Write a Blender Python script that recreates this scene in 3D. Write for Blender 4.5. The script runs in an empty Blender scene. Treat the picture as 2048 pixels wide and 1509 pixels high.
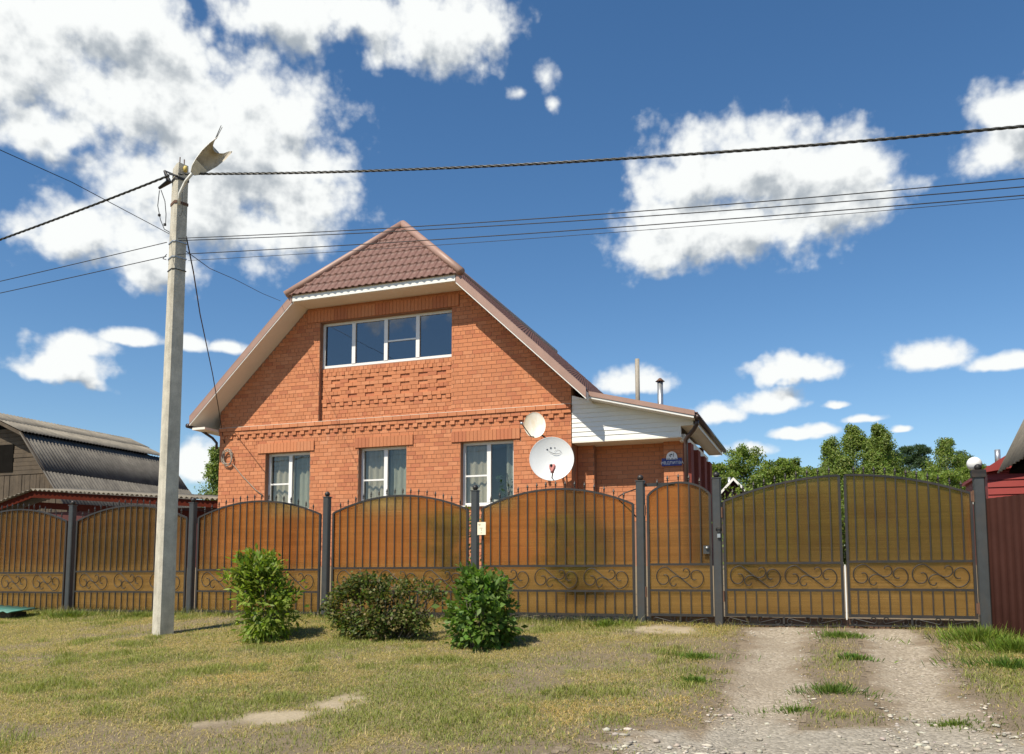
import bpy, math, random
import numpy as np
from mathutils import Vector, Matrix
R = math.radians
random.seed(7); RNG = np.random.default_rng(11)
scene = bpy.context.scene
COL = scene.collection

# ------------------------------------------------------------------ camera
cam_d = bpy.data.cameras.new('camera'); cam = bpy.data.objects.new('camera', cam_d); COL.objects.link(cam)
cam.location = (0, 0, 0.68)
cam.rotation_euler = (R(90 + 5.395), 0, R(20))
cam_d.sensor_width = 36; cam_d.sensor_fit = 'HORIZONTAL'; cam_d.lens = 36 * 1700 / 2048
cam_d.shift_y = 0.1147; cam_d.clip_end = 3000; cam_d.clip_start = 0.05
scene.camera = cam

# ------------------------------------------------------------------ sun
SUN = Vector((0.385, 1.0, -1.354)).normalized()
sd = bpy.data.lights.new('sun', 'SUN'); so = bpy.data.objects.new('sun', sd); COL.objects.link(so)
sd.energy = 5.0; sd.angle = R(0.53); sd.color = (1.0, 0.91, 0.76)
so.rotation_euler = SUN.to_track_quat('-Z', 'Y').to_euler(); so.location = (-10, -20, 40)

# ------------------------------------------------------------------ sky
world = bpy.data.worlds.new('World'); scene.world = world; world.use_nodes = True
CLOUDS = [(-0.898, 0.502, 0.104, 0.063), (-0.808, 0.545, 0.095, 0.047), (-0.77, 0.49, 0.077, 0.05), (-0.694, 0.455, 0.137, 0.1), (-0.616, 0.494, 0.046, 0.046), (-0.857, 0.44, 0.056, 0.02), (-0.602, 0.406, 0.057, 0.041), (-0.696, 0.385, 0.081, 0.041), (-0.823, 0.351, 0.063, 0.032), (-0.768, 0.34, 0.061, 0.03), (-0.709, 0.56, 0.027, 0.033), (-0.631, 0.589, 0.063, 0.031), (-0.531, 0.6, 0.066, 0.027), (-0.451, 0.597, 0.096, 0.041), (-0.414, 0.571, 0.028, 0.015), (-0.305, 0.552, 0.029, 0.032), (-0.30, 0.525, 0.016, 0.016), (-0.342, 0.534, 0.022, 0.013), (-0.123, 0.444, 0.077, 0.046), (-0.065, 0.448, 0.074, 0.045), (0.012, 0.428, 0.084, 0.045), (-0.136, 0.383, 0.088, 0.039), (-0.067, 0.387, 0.095, 0.038), (0.011, 0.398, 0.071, 0.034), (0.084, 0.407, 0.02, 0.009), (0.175, 0.457, 0.023, 0.013), (0.206, 0.439, 0.048, 0.038), (0.187, 0.42, 0.032, 0.018), (0.111, 0.226, 0.038, 0.02), (0.185, 0.213, 0.033, 0.01), (-0.028, 0.224, 0.055, 0.019), (-0.045, 0.193, 0.041, 0.015), (-0.203, 0.22, 0.042, 0.018), (-0.112, 0.181, 0.025, 0.017), (0.002, 0.159, 0.021, 0.008), (-0.074, 0.138, 0.027, 0.011), (0.086, 0.155, 0.012, 0.005), (-0.107, 0.14, 0.017, 0.01), (-0.85, 0.214, 0.051, 0.021), (-0.825, 0.235, 0.033, 0.015), (-0.782, 0.25, 0.032, 0.011), (-0.718, 0.25, 0.02, 0.012), (-0.681, 0.251, 0.021, 0.009), (-0.708, 0.118, 0.023, 0.028), (0.045, 0.168, 0.022, 0.006), (-0.02, 0.155, 0.03, 0.008), (0.02, 0.185, 0.014, 0.006)]
CLOUDS += [(-2.62, .34, .11, .045), (-2.42, .23, .09, .03), (-2.85, .2, .1, .03)]  # clouds added behind the camera, unseen directly, to reflect in the upper window
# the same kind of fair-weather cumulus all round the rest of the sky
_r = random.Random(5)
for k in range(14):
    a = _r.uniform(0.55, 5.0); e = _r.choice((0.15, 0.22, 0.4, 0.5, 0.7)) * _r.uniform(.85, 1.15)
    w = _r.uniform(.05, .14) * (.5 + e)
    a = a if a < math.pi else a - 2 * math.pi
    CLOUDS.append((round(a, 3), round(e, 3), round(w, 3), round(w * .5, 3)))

def field(gname, blobs):
    g = bpy.data.node_groups.new(gname, 'ShaderNodeTree')
    g.interface.new_socket('Vector', in_out='INPUT', socket_type='NodeSocketVector')
    g.interface.new_socket('Value', in_out='OUTPUT', socket_type='NodeSocketFloat')
    gi = g.nodes.new('NodeGroupInput'); go = g.nodes.new('NodeGroupOutput'); L = g.links
    def vm(op, a, b=None, c=None):
        n = g.nodes.new('ShaderNodeVectorMath'); n.operation = op
        for i, v in enumerate((a, b, c)):
            if v is None: continue
            if isinstance(v, tuple): n.inputs[i].default_value = v
            else: L.new(v, n.inputs[i])
        return n.outputs['Value'] if op == 'LENGTH' else n.outputs['Vector']
    def mt(op, a, b=None, c=None):
        n = g.nodes.new('ShaderNodeMath'); n.operation = op
        for i, v in enumerate((a, b, c)):
            if v is None: continue
            if isinstance(v, (int, float)): n.inputs[i].default_value = v
            else: L.new(v, n.inputs[i])
        return n.outputs[0]
    P = gi.outputs[0]
    # break the blobs up with a domain warp
    nz = g.nodes.new('ShaderNodeTexNoise'); nz.noise_dimensions = '2D'; nz.inputs['Scale'].default_value = 22; nz.inputs['Detail'].default_value = 3
    L.new(P, nz.inputs['Vector'])
    w1 = vm('SUBTRACT', nz.outputs['Color'], (.5, .5, .5))
    Pw = vm('MULTIPLY_ADD', w1, (.05, .04, 0), P)
    Pl = vm('MULTIPLY_ADD', w1, (.016, .010, 0), P)
    d = None
    for (a, e, ra, re) in blobs:
        v = vm('MULTIPLY_ADD', Pl if ra < .045 else Pw, (1 / ra, 1 / re, 0), (-a / ra, -e / re, 0))
        if e < .3: v = vm('MINIMUM', v, vm('MULTIPLY', v, (1, 1.8, 1)))
        l = vm('LENGTH', v)
        if ra < .03 and e > .3: l = mt('ADD', l, .66)
        if d is None: d = l
        else:
            n = g.nodes.new('ShaderNodeMath'); n.operation = 'SMOOTH_MIN'; L.new(d, n.inputs[0]); L.new(l, n.inputs[1]); n.inputs[2].default_value = .25; d = n.outputs[0]
    f1 = g.nodes.new('ShaderNodeTexNoise'); f1.noise_dimensions = '2D'; f1.inputs['Scale'].default_value = 14; f1.inputs['Detail'].default_value = 7; f1.inputs['Roughness'].default_value = .56
    L.new(vm('MULTIPLY', P, (1, 1.35, 1)), f1.inputs['Vector'])
    f2 = g.nodes.new('ShaderNodeTexVoronoi'); f2.voronoi_dimensions = '2D'; f2.feature = 'F1'; f2.inputs['Scale'].default_value = 30; f2.inputs['Detail'].default_value = 2.0; f2.inputs['Roughness'].default_value = .55; f2.inputs['Lacunarity'].default_value = 2.3
    try: f2.normalize = True
    except Exception: pass
    L.new(vm('MULTIPLY_ADD', w1, (.012, .012, 0), P), f2.inputs['Vector'])
    n = mt('ADD', mt('MULTIPLY', mt('SUBTRACT', f1.outputs['Fac'], .5), 1.55), mt('MULTIPLY', mt('SUBTRACT', .34, f2.outputs['Distance']), .85))
    base = mt('MINIMUM', mt('SUBTRACT', 1.22, d), 1.15)
    out = mt('ADD', base, n)
    L.new(out, go.inputs[0])
    return g
def build_sky():
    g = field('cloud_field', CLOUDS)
    nt = world.node_tree; nt.nodes.clear(); L2 = nt.links
    def N(t, **k):
        n = nt.nodes.new(t)
        for a, b in k.items(): setattr(n, a, b)
        return n
    def M(op, a, b=None):
        n = N('ShaderNodeMath', operation=op)
        for i, v in enumerate((a, b)):
            if v is None: continue
            if isinstance(v, (int, float)): n.inputs[i].default_value = v
            else: L2.new(v, n.inputs[i])
        return n.outputs[0]
    tc = N('ShaderNodeTexCoord'); sp = N('ShaderNodeSeparateXYZ'); L2.new(tc.outputs['Generated'], sp.inputs[0])
    az = M('ARCTAN2', sp.outputs['X'], sp.outputs['Y']); el = M('ARCSINE', sp.outputs['Z'])
    cb = N('ShaderNodeCombineXYZ'); L2.new(az, cb.inputs[0]); L2.new(el, cb.inputs[1])
    f0 = N('ShaderNodeGroup'); f0.node_tree = g; L2.new(cb.outputs[0], f0.inputs[0])
    sh = N('ShaderNodeVectorMath', operation='ADD'); L2.new(cb.outputs[0], sh.inputs[0]); sh.inputs[1].default_value = (-.010, .024, 0)
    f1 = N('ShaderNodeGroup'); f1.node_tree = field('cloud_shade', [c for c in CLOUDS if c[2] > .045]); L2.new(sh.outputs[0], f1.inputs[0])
    mk = N('ShaderNodeMapRange', interpolation_type='SMOOTHSTEP'); L2.new(f0.outputs[0], mk.inputs[0])
    mk.inputs[1].default_value = -.08; mk.inputs[2].default_value = .68
    hz = N('ShaderNodeMapRange'); L2.new(el, hz.inputs[0]); hz.inputs[1].default_value = .0; hz.inputs[2].default_value = .02
    mask = M('MULTIPLY', mk.outputs[0], hz.outputs[0])
    sd_ = N('ShaderNodeMapRange', interpolation_type='SMOOTHSTEP'); L2.new(M('ADD', M('MULTIPLY', f1.outputs[0], .62), M('MULTIPLY', M('SUBTRACT', f1.outputs[0], f0.outputs[0]), .5)), sd_.inputs[0])
    sd_.inputs[1].default_value = .25; sd_.inputs[2].default_value = 1.15
    ramp = N('ShaderNodeMix', data_type='RGBA'); L2.new(sd_.outputs[0], ramp.inputs[0])
    ramp.inputs['A'].default_value = (9.2, 9.4, 9.3, 1); ramp.inputs['B'].default_value = (3.9, 4.35, 4.8, 1)
    sky = N('ShaderNodeTexSky', sky_type='NISHITA'); sky.sun_disc = False
    sky.sun_elevation = math.asin(-SUN.z); sky.sun_rotation = math.atan2(-SUN.x, -SUN.y) % (2 * math.pi)
    sky.altitude = 150; sky.air_density = 1.0; sky.dust_density = .2; sky.ozone_density = 2.2
    mix = N('ShaderNodeMix', data_type='RGBA'); L2.new(mask, mix.inputs[0]); 
    hs = N('ShaderNodeHueSaturation'); hs.inputs['Saturation'].default_value = 1.22; hs.inputs['Value'].default_value = 1.2; L2.new(sky.outputs[0], hs.inputs['Color']); L2.new(hs.outputs[0], mix.inputs['A']); L2.new(ramp.outputs['Result'], mix.inputs['B'])
    bg = N('ShaderNodeBackground'); bg.inputs['Strength'].default_value = .086
    L2.new(mix.outputs['Result'], bg.inputs['Color'])
    wo = N('ShaderNodeOutputWorld'); L2.new(bg.outputs[0], wo.inputs[0])
build_sky()
try: world.cycles.sampling_method = 'MANUAL'; world.cycles.sample_map_resolution = 512
except Exception: pass
scene.view_settings.view_transform = 'Standard'; scene.view_settings.look = 'None'
scene.view_settings.exposure = 0.3; scene.view_settings.gamma = 1.0
try:
    scene.cycles.use_denoising = True; scene.cycles.max_bounces = 10; scene.cycles.transmission_bounces = 8
    scene.cycles.transparent_max_bounces = 10; scene.cycles.caustics_reflective = False; scene.cycles.caustics_refractive = False
    scene.cycles.sample_clamp_indirect = 6.0
except Exception: pass

# ================================================================== helpers
MATS = {}
class NT:
    """small helper around a material's nodes"""
    def __init__(s, name):
        s.m = bpy.data.materials.new(name); s.m.use_nodes = True; s.t = s.m.node_tree
        s.b = s.t.nodes['Principled BSDF']; s.o = s.t.nodes['Material Output']
    def n(s, t, **k):
        x = s.t.nodes.new(t)
        for a, b in k.items(): setattr(x, a, b)
        return x
    def l(s, a, b): s.t.links.new(a, b)
    def coord(s, kind='Object', scale=(1, 1, 1)):
        if kind == 'World':
            c = s.n('ShaderNodeNewGeometry').outputs['Position']
        else: c = s.n('ShaderNodeTexCoord').outputs[kind]
        mp = s.n('ShaderNodeMapping'); s.l(c, mp.inputs[0]); mp.inputs['Scale'].default_value = scale
        return mp.outputs[0]
    def noise(s, c, scale, detail=4, rough=.55, dist=0):
        x = s.n('ShaderNodeTexNoise'); s.l(c, x.inputs['Vector']); x.inputs['Scale'].default_value = scale
        x.inputs['Detail'].default_value = detail; x.inputs['Roughness'].default_value = rough; x.inputs['Distortion'].default_value = dist
        return x.outputs['Fac']
    def ramp(s, v, *stops):
        x = s.n('ShaderNodeValToRGB'); s.l(v, x.inputs[0]); e = x.color_ramp.elements
        while len(e) < len(stops): e.new(.5)
        for i, (p, c) in enumerate(stops):
            e[i].position = p; e[i].color = (*c, 1) if len(c) == 3 else c
        return x.outputs[0]
    def mix(s, f, a, b, mode='MIX'):
        x = s.n('ShaderNodeMix', data_type='RGBA', blend_type=mode)
        for i, v in ((0, f), ('A', a), ('B', b)):
            if isinstance(v, (int, float)): x.inputs[i].default_value = v
            elif isinstance(v, tuple): x.inputs[i].default_value = (*v, 1)
            else: s.l(v, x.inputs[i])
        return x.outputs['Result']
    def math(s, op, a, b=None):
        x = s.n('ShaderNodeMath', operation=op)
        for i, v in enumerate((a, b)):
            if v is None: continue
            if isinstance(v, (int, float)): x.inputs[i].default_value = v
            else: s.l(v, x.inputs[i])
        return x.outputs[0]
    def bump(s, h, strength=.3, dist=.01):
        x = s.n('ShaderNodeBump'); x.inputs['Strength'].default_value = strength; x.inputs['Distance'].default_value = dist
        s.l(h, x.inputs['Height']); s.l(x.outputs[0], s.b.inputs['Normal']); return x
    def col(s, v):
        if isinstance(v, tuple): s.b.inputs['Base Color'].default_value = (*v, 1)
        else: s.l(v, s.b.inputs['Base Color'])
    def set(s, **k):
        for a, v in k.items(): s.b.inputs[a.replace('_', ' ')].default_value = v
        return s

def plain(name, c, rough=.6, metal=0.0, var=.25, scale=6, bump=.15, bdist=.004, kind='World', dirt=None):
    t = NT(name); co = t.coord(kind)
    n1 = t.noise(co, scale, 6, .6); n2 = t.noise(co, scale * 9, 4, .6)
    v = t.math('ADD', t.math('MULTIPLY', n1, .65), t.math('MULTIPLY', n2, .35))
    lo = tuple(x * (1 - var) for x in c); hi = tuple(min(1, x * (1 + var)) for x in c)
    cc = t.ramp(v, (.3, lo), (.7, hi))
    if dirt:
        n3 = t.noise(t.coord(kind, (1, 1, .35)), scale * .8, 7, .7)
        cc = t.mix(t.ramp(n3, (.48, (0, 0, 0)), (.72, (.75, .75, .75))), cc, dirt)
    t.col(cc); t.set(Roughness=rough, Metallic=metal)
    if name in ('interior_shade', 'brown_metal', 'red_paint'): t.set(Specular_IOR_Level=0.05 if name != 'interior_shade' else 0.0)
    if bump: t.bump(n2, bump, bdist)
    MATS[name] = t.m; return t.m

class MB:
    """collects faces and builds ONE mesh object"""
    def __init__(s): s.v = []; s.f = []; s.c = []
    def quad(s, *p):
        i = len(s.v); s.v += [tuple(q) for q in p]; s.f.append(tuple(range(i, i + len(p)))); return s
    def box(s, x0, x1, y0, y1, z0, z1, col=None):
        i = len(s.v)
        s.v += [(x0, y0, z0), (x1, y0, z0), (x1, y1, z0), (x0, y1, z0), (x0, y0, z1), (x1, y0, z1), (x1, y1, z1), (x0, y1, z1)]
        s.f += [(i, i+3, i+2, i+1), (i+4, i+5, i+6, i+7), (i, i+1, i+5, i+4), (i+1, i+2, i+6, i+5), (i+2, i+3, i+7, i+6), (i+3, i, i+4, i+7)]
        if col is not None: s.c += [col] * 8
        return s
    def prism(s, poly, axis, a0, a1):
        """poly: 2-D points; axis 'y' extrudes (x,z), 'x' extrudes (y,z), 'z' extrudes (x,y)"""
        def P(p, a): return (p[0], a, p[1]) if axis == 'y' else ((a, p[0], p[1]) if axis == 'x' else (p[0], p[1], a))
        n = len(poly); i = len(s.v)
        s.v += [P(p, a0) for p in poly] + [P(p, a1) for p in poly]
        s.f.append(tuple(range(i, i + n))); s.f.append(tuple(range(i + 2 * n - 1, i + n - 1, -1)))
        for k in range(n): s.f.append((i + k, i + n + k, i + n + (k + 1) % n, i + (k + 1) % n))
        return s
    def tube(s, pts, r, n=6, caps=True, square=False):
        pts = [Vector(p) for p in pts]; rs = r if isinstance(r, (list, tuple)) else [r] * len(pts)
        i0 = len(s.v); up = None
        for k, p in enumerate(pts):
            d = (pts[min(k + 1, len(pts) - 1)] - pts[max(k - 1, 0)])
            d = d.normalized() if d.length > 1e-9 else Vector((0, 0, 1))
            if up is None: up = Vector((0, 0, 1)) if abs(d.z) < .9 else Vector((0, 1, 0))
            a = d.cross(up)
            if a.length < 1e-4: a = d.cross(Vector((1, 0, 0)))
            a.normalize(); b = a.cross(d).normalized(); up = b
            for j in range(n):
                t = 2 * math.pi * (j + (.5 if square else 0)) / n
                q = p + (a * math.cos(t) + b * math.sin(t)) * rs[k] * (1.414 if square else 1); s.v.append(tuple(q))
        for k in range(len(pts) - 1):
            for j in range(n):
                a = i0 + k * n + j; b = i0 + k * n + (j + 1) % n; s.f.append((a, b, b + n, a + n))
        if caps:
            s.f.append(tuple(range(i0 + n - 1, i0 - 1, -1))); e = i0 + (len(pts) - 1) * n; s.f.append(tuple(range(e, e + n)))
        return s
    def lathe(s, prof, cx, cy, n=16, frame=None):
        """prof: (r, z) list round the vertical through (cx, cy); frame = Matrix to place it elsewhere"""
        i0 = len(s.v)
        for (r, z) in prof:
            for j in range(n):
                t = 2 * math.pi * j / n; p = Vector((cx + r * math.cos(t), cy + r * math.sin(t), z))
                if frame is not None: p = frame @ p
                s.v.append(tuple(p))
        for k in range(len(prof) - 1):
            for j in range(n):
                a = i0 + k * n + j; b = i0 + k * n + (j + 1) % n; s.f.append((a, b, b + n, a + n))
        return s
    def build(s, name, mat, parent=None, smooth=False, kind=None):
        me = bpy.data.meshes.new(name); o3 = org(parent)
        me.from_pydata([(x - o3[0], y - o3[1], z - o3[2]) for x, y, z in s.v], [], s.f)
        if s.c:
            at = me.color_attributes.new('Col', 'FLOAT_COLOR', 'POINT')
            at.data.foreach_set('color', np.array([(*c, 1) for c in s.c], dtype=np.float32).ravel())
        me.materials.append(MATS[mat] if isinstance(mat, str) else mat)
        if smooth: me.polygons.foreach_set('use_smooth', [True] * len(me.polygons))
        me.update()
        o = bpy.data.objects.new(name, me); COL.objects.link(o)
        if parent: o.parent = parent
        if kind: o['kind'] = kind
        ORG[o.name] = o3
        return o
ORG = {}
def org(o): return ORG.get(o.name, (0, 0, 0)) if o else (0, 0, 0)
def tag(o, label, cat=None, group=None, kind=None):
    o['label'] = label
    if cat: o['category'] = cat
    if group: o['group'] = group
    if kind: o['kind'] = kind
    return o
def thing(name, label, cat, loc, group=None):
    o = bpy.data.objects.new(name, None); COL.objects.link(o); o.location = loc; o.empty_display_size = .2
    ORG[o.name] = tuple(loc); return tag(o, label, cat, group)
def np_mesh(name, verts, faces, mat, parent=None, cols=None, kind=None, smooth=False):
    """verts (N,3) world, faces (M,3) or (M,4)"""
    o3 = np.array(org(parent)); me = bpy.data.meshes.new(name); k = faces.shape[1]
    me.vertices.add(len(verts)); me.vertices.foreach_set('co', (verts - o3).astype(np.float32).ravel())
    me.loops.add(faces.size); me.loops.foreach_set('vertex_index', faces.astype(np.int32).ravel())
    me.polygons.add(len(faces)); me.polygons.foreach_set('loop_start', np.arange(0, faces.size, k, dtype=np.int32))
    me.polygons.foreach_set('loop_total', np.full(len(faces), k, dtype=np.int32))
    if smooth: me.polygons.foreach_set('use_smooth', np.ones(len(faces), dtype=bool))
    if cols is not None:
        at = me.color_attributes.new('Col', 'FLOAT_COLOR', 'POINT')
        at.data.foreach_set('color', np.concatenate([cols, np.ones((len(cols), 1))], 1).astype(np.float32).ravel())
    me.materials.append(MATS[mat] if isinstance(mat, str) else mat); me.update(calc_edges=True); me.validate()
    o = bpy.data.objects.new(name, me); COL.objects.link(o)
    if parent: o.parent = parent
    if kind: o['kind'] = kind
    ORG[o.name] = tuple(o3); return o
def fbm(x, y, seed=0, oct=4):
    """cheap smooth value noise, vectorised, about -1..1"""
    r = np.random.default_rng(seed); out = 0; a = 1; f = 1.; tot = 0
    x = np.asarray(x, float); y = np.asarray(y, float)
    for k in range(oct):
        T = r.random((64, 64)) * 2 - 1; X = x * f + 17.3 * k + 1000; Y = y * f + 9.1 * k + 1000
        xi = np.floor(X).astype(int); yi = np.floor(Y).astype(int); u = X - xi; v = Y - yi
        u = u * u * (3 - 2 * u); v = v * v * (3 - 2 * v); xi %= 64; yi %= 64; x2 = (xi + 1) % 64; y2 = (yi + 1) % 64
        out = out + a * ((T[xi, yi] * (1 - u) + T[x2, yi] * u) * (1 - v) + (T[xi, y2] * (1 - u) + T[x2, y2] * u) * v)
        tot += a; a *= .5; f *= 2.03
    return out / tot

# ================================================================== materials
def mat_brick(name):
    t = NT(name); at = t.n('ShaderNodeAttribute', attribute_name='Col'); co = t.coord('World')
    n1 = t.noise(co, 45, 6, .65); n2 = t.noise(co, .9, 5, .6)
    c = t.mix(.55, at.outputs['Color'], t.ramp(n1, (.3, (.72, .72, .72)), (.7, (1.15, 1.12, 1.1))), 'MULTIPLY')
    c = t.mix(t.ramp(n2, (.5, (0, 0, 0)), (.8, (.3, .3, .3))), c, (.46, .17, .085))
    st = t.noise(t.coord('World', (1.6, 1.6, .22)), 1.7, 8, .68); c = t.mix(t.ramp(st, (.55, (0, 0, 0)), (.8, (.42, .42, .42))), c, (.36, .14, .075))
    ef = t.noise(t.coord('World', (1, 1, .6)), 2.6, 9, .75); c = t.mix(t.ramp(ef, (.6, (0, 0, 0)), (.8, (.4, .4, .4))), c, (.66, .43, .31))
    t.col(c); t.set(Roughness=.85); t.bump(n1, .35, .004); MATS[name] = t.m
mat_brick('brick')
def brick_col(rng):
    k = rng.random(); b = np.array([.52, .20, .09]) if k < .62 else (np.array([.56, .23, .11]) if k < .86 else np.array([.455, .16, .075]))
    return tuple(b * rng.uniform(.93, 1.08))
plain('mortar', (.30, .16, .10), .95, 0, .2, 8, .4)
plain('mortar_light', (.55, .45, .36), .95, 0, .15, 8, .3)
plain('white_plastic', (.78, .78, .76), .35, 0, .04, 3, 0)
plain('white_siding', (.76, .76, .72), .5, 0, .05, 1.5, .05)
plain('soffit', (.78, .74, .65), .55, 0, .06, 1.5, .05)
plain('roof_trim', (.33, .205, .16), .5, 0, .12, 3, .05)
plain('gutter', (.045, .026, .022), .35, 0, .2, 4, .05)
plain('iron', (.02, .019, .018), .5, 0, .3, 14, .2, .002, 'World', (.05, .03, .02))
plain('post_paint', (.042, .046, .048), .42, 0, .22, 9, .15, .003, 'World', (.06, .05, .042))
plain('concrete', (.50, .47, .39), .9, 0, .3, 6, .7, .008, 'World', (.29, .265, .215))
plain('galvanised', (.42, .44, .45), .35, .7, .2, 6, .1)
plain('cable', (.012, .012, .013), .55, 0, .3, 20, .1)
plain('cable_light', (.30, .27, .22), .6, 0, .3, 20, .1)
plain('old_wood', (.085, .064, .043), .9, 0, .45, 3, .5, .006, 'World', (.07, .055, .04))
plain('red_paint', (.07, .013, .007), .7, 0, .25, 4, .2)
plain('dark_red_wall', (.07, .014, .012), .75, 0, .25, 4, .2)
plain('interior_shade', (.012, .011, .010), .9, 0, .2, 4, 0)  # near-black colour stands for the lack of light in rooms and holes
plain('plaster', (.42, .38, .33), .9, 0, .1, 4, 0)
plain('red_metal', (.27, .04, .035), .45, 0, .1, 3, .05)
plain('brown_metal', (.038, .0155, .012), .7, 0, .15, 3, .05)
plain('teal_metal', (.06, .20, .155), .6, 0, .25, 5, .1, .004, 'World', (.17, .22, .18))
plain('dish_grey', (.66, .68, .68), .4, 0, .06, 3, 0)
plain('dish_cream', (.78, .75, .66), .45, 0, .08, 4, 0, .004, 'World', (.68, .50, .26))
plain('sign_blue', (.012, .022, .19), .4, 0, .1, 5, 0)
plain('sign_white', (.78, .79, .80), .45, 0, .05, 5, 0)
plain('print_dark', (.03, .035, .05), .5, 0, .1, 5, 0)
plain('card', (.84, .77, .58), .8, 0, .12, 20, .1)
plain('rag', (.55, .22, .20), .9, 0, .25, 25, .3)
plain('bark', (.10, .085, .065), .95, 0, .4, 9, .6, .01)
plain('birch_bark', (.55, .53, .48), .9, 0, .3, 6, .3, .01, 'World', (.08, .07, .06))
plain('pot', (.62, .60, .56), .6, 0, .1, 9, 0)
plain('stone', (.50, .47, .42), .95, 0, .3, 12, .5, .004)
plain('rust', (.12, .06, .035), .8, 0, .4, 12, .3)
plain('yellow_cap', (.62, .47, .12), .5, 0, .1, 6, 0)
plain('lamp_shell', (.72, .72, .68), .5, 0, .1, 8, .1, .004, 'World', (.5, .46, .36))
plain('lamp_inside', (.52, .48, .40), .6, 0, .25, 9, .2, .004, 'World', (.32, .24, .15))
def mat_slate(name, c, d):
    t = NT(name); co = t.coord('World'); oi = t.n('ShaderNodeObjectInfo')
    n1 = t.noise(co, 2.2, 8, .7); n2 = t.noise(co, 40, 4, .6)
    cc = t.ramp(n1, (.32, d), (.62, c)); cc = t.mix(.5, cc, t.ramp(n2, (.3, (.7, .7, .7)), (.7, (1.2, 1.2, 1.2))), 'MULTIPLY')
    cc = t.mix(.45, cc, t.ramp(oi.outputs['Random'], (0, (.72, .70, .68)), (1, (1.15, 1.12, 1.05))), 'MULTIPLY')
    t.col(cc); t.set(Roughness=.95); t.bump(n2, .4, .005); MATS[name] = t.m
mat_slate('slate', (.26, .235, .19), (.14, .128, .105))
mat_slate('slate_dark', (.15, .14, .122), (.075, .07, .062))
def mat_tile():
    t = NT('metal_tile'); co = t.coord('World'); n1 = t.noise(co, 3, 5, .6); n2 = t.noise(co, 60, 3, .6)
    t.col(t.ramp(n1, (.3, (.14, .068, .052)), (.7, (.178, .09, .07)))); t.set(Roughness=.62); t.bump(n2, .08, .002); MATS['metal_tile'] = t.m
mat_tile()
def mat_leaf(name, rough=.5, trans=.35):
    t = NT(name); at = t.n('ShaderNodeAttribute', attribute_name='Col'); t.col(at.outputs['Color']); t.set(Roughness=rough, Specular_IOR_Level=.35)
    tr = t.n('ShaderNodeBsdfTranslucent'); c2 = t.mix(1.0, at.outputs['Color'], (1.15, 1.25, .55), 'MULTIPLY'); t.l(c2, tr.inputs[0])
    mx = t.n('ShaderNodeMixShader'); mx.inputs[0].default_value = trans; t.l(t.b.outputs[0], mx.inputs[1]); t.l(tr.outputs[0], mx.inputs[2]); t.l(mx.outputs[0], t.o.inputs[0]); MATS[name] = t.m
mat_leaf('leaf', .5, .45); mat_leaf('grass', .6, .4)
def mat_glass(name, tint, f0=.05, rough=0.0):
    t = NT(name); lw = t.n('ShaderNodeLayerWeight'); lw.inputs[0].default_value = .5
    fr = t.math('ADD', f0, t.math('MULTIPLY', t.math('POWER', lw.outputs['Facing'], 5.0), 1 - f0))
    gl = t.n('ShaderNodeBsdfGlossy'); gl.inputs['Roughness'].default_value = rough; tr = t.n('ShaderNodeBsdfTransparent'); tr.inputs[0].default_value = (*tint, 1)
    co = t.coord('World'); nb = t.n('ShaderNodeBump'); nb.inputs['Strength'].default_value = .04; nb.inputs['Distance'].default_value = .02
    t.l(t.noise(co, 2.5, 2, .5), nb.inputs['Height']); t.l(nb.outputs[0], gl.inputs['Normal'])
    mx = t.n('ShaderNodeMixShader'); t.l(fr, mx.inputs[0]); t.l(tr.outputs[0], mx.inputs[1]); t.l(gl.outputs[0], mx.inputs[2]); t.l(mx.outputs[0], t.o.inputs[0]); MATS[name] = t.m
mat_glass('glass', (.86, .87, .84), .055); mat_glass('glass_tinted', (.16, .20, .26), .19)
def mat_curtain():
    t = NT('curtain'); co = t.coord('World', (1, 1, .1)); n = t.noise(co, 18, 4, .6)
    t.col(t.ramp(n, (.3, (.40, .37, .32)), (.7, (.52, .49, .43)))); t.set(Roughness=.95); MATS['curtain'] = t.m
mat_curtain(); plain('curtain_green', (.36, .38, .34), .95, 0, .15, 6, 0)
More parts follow.
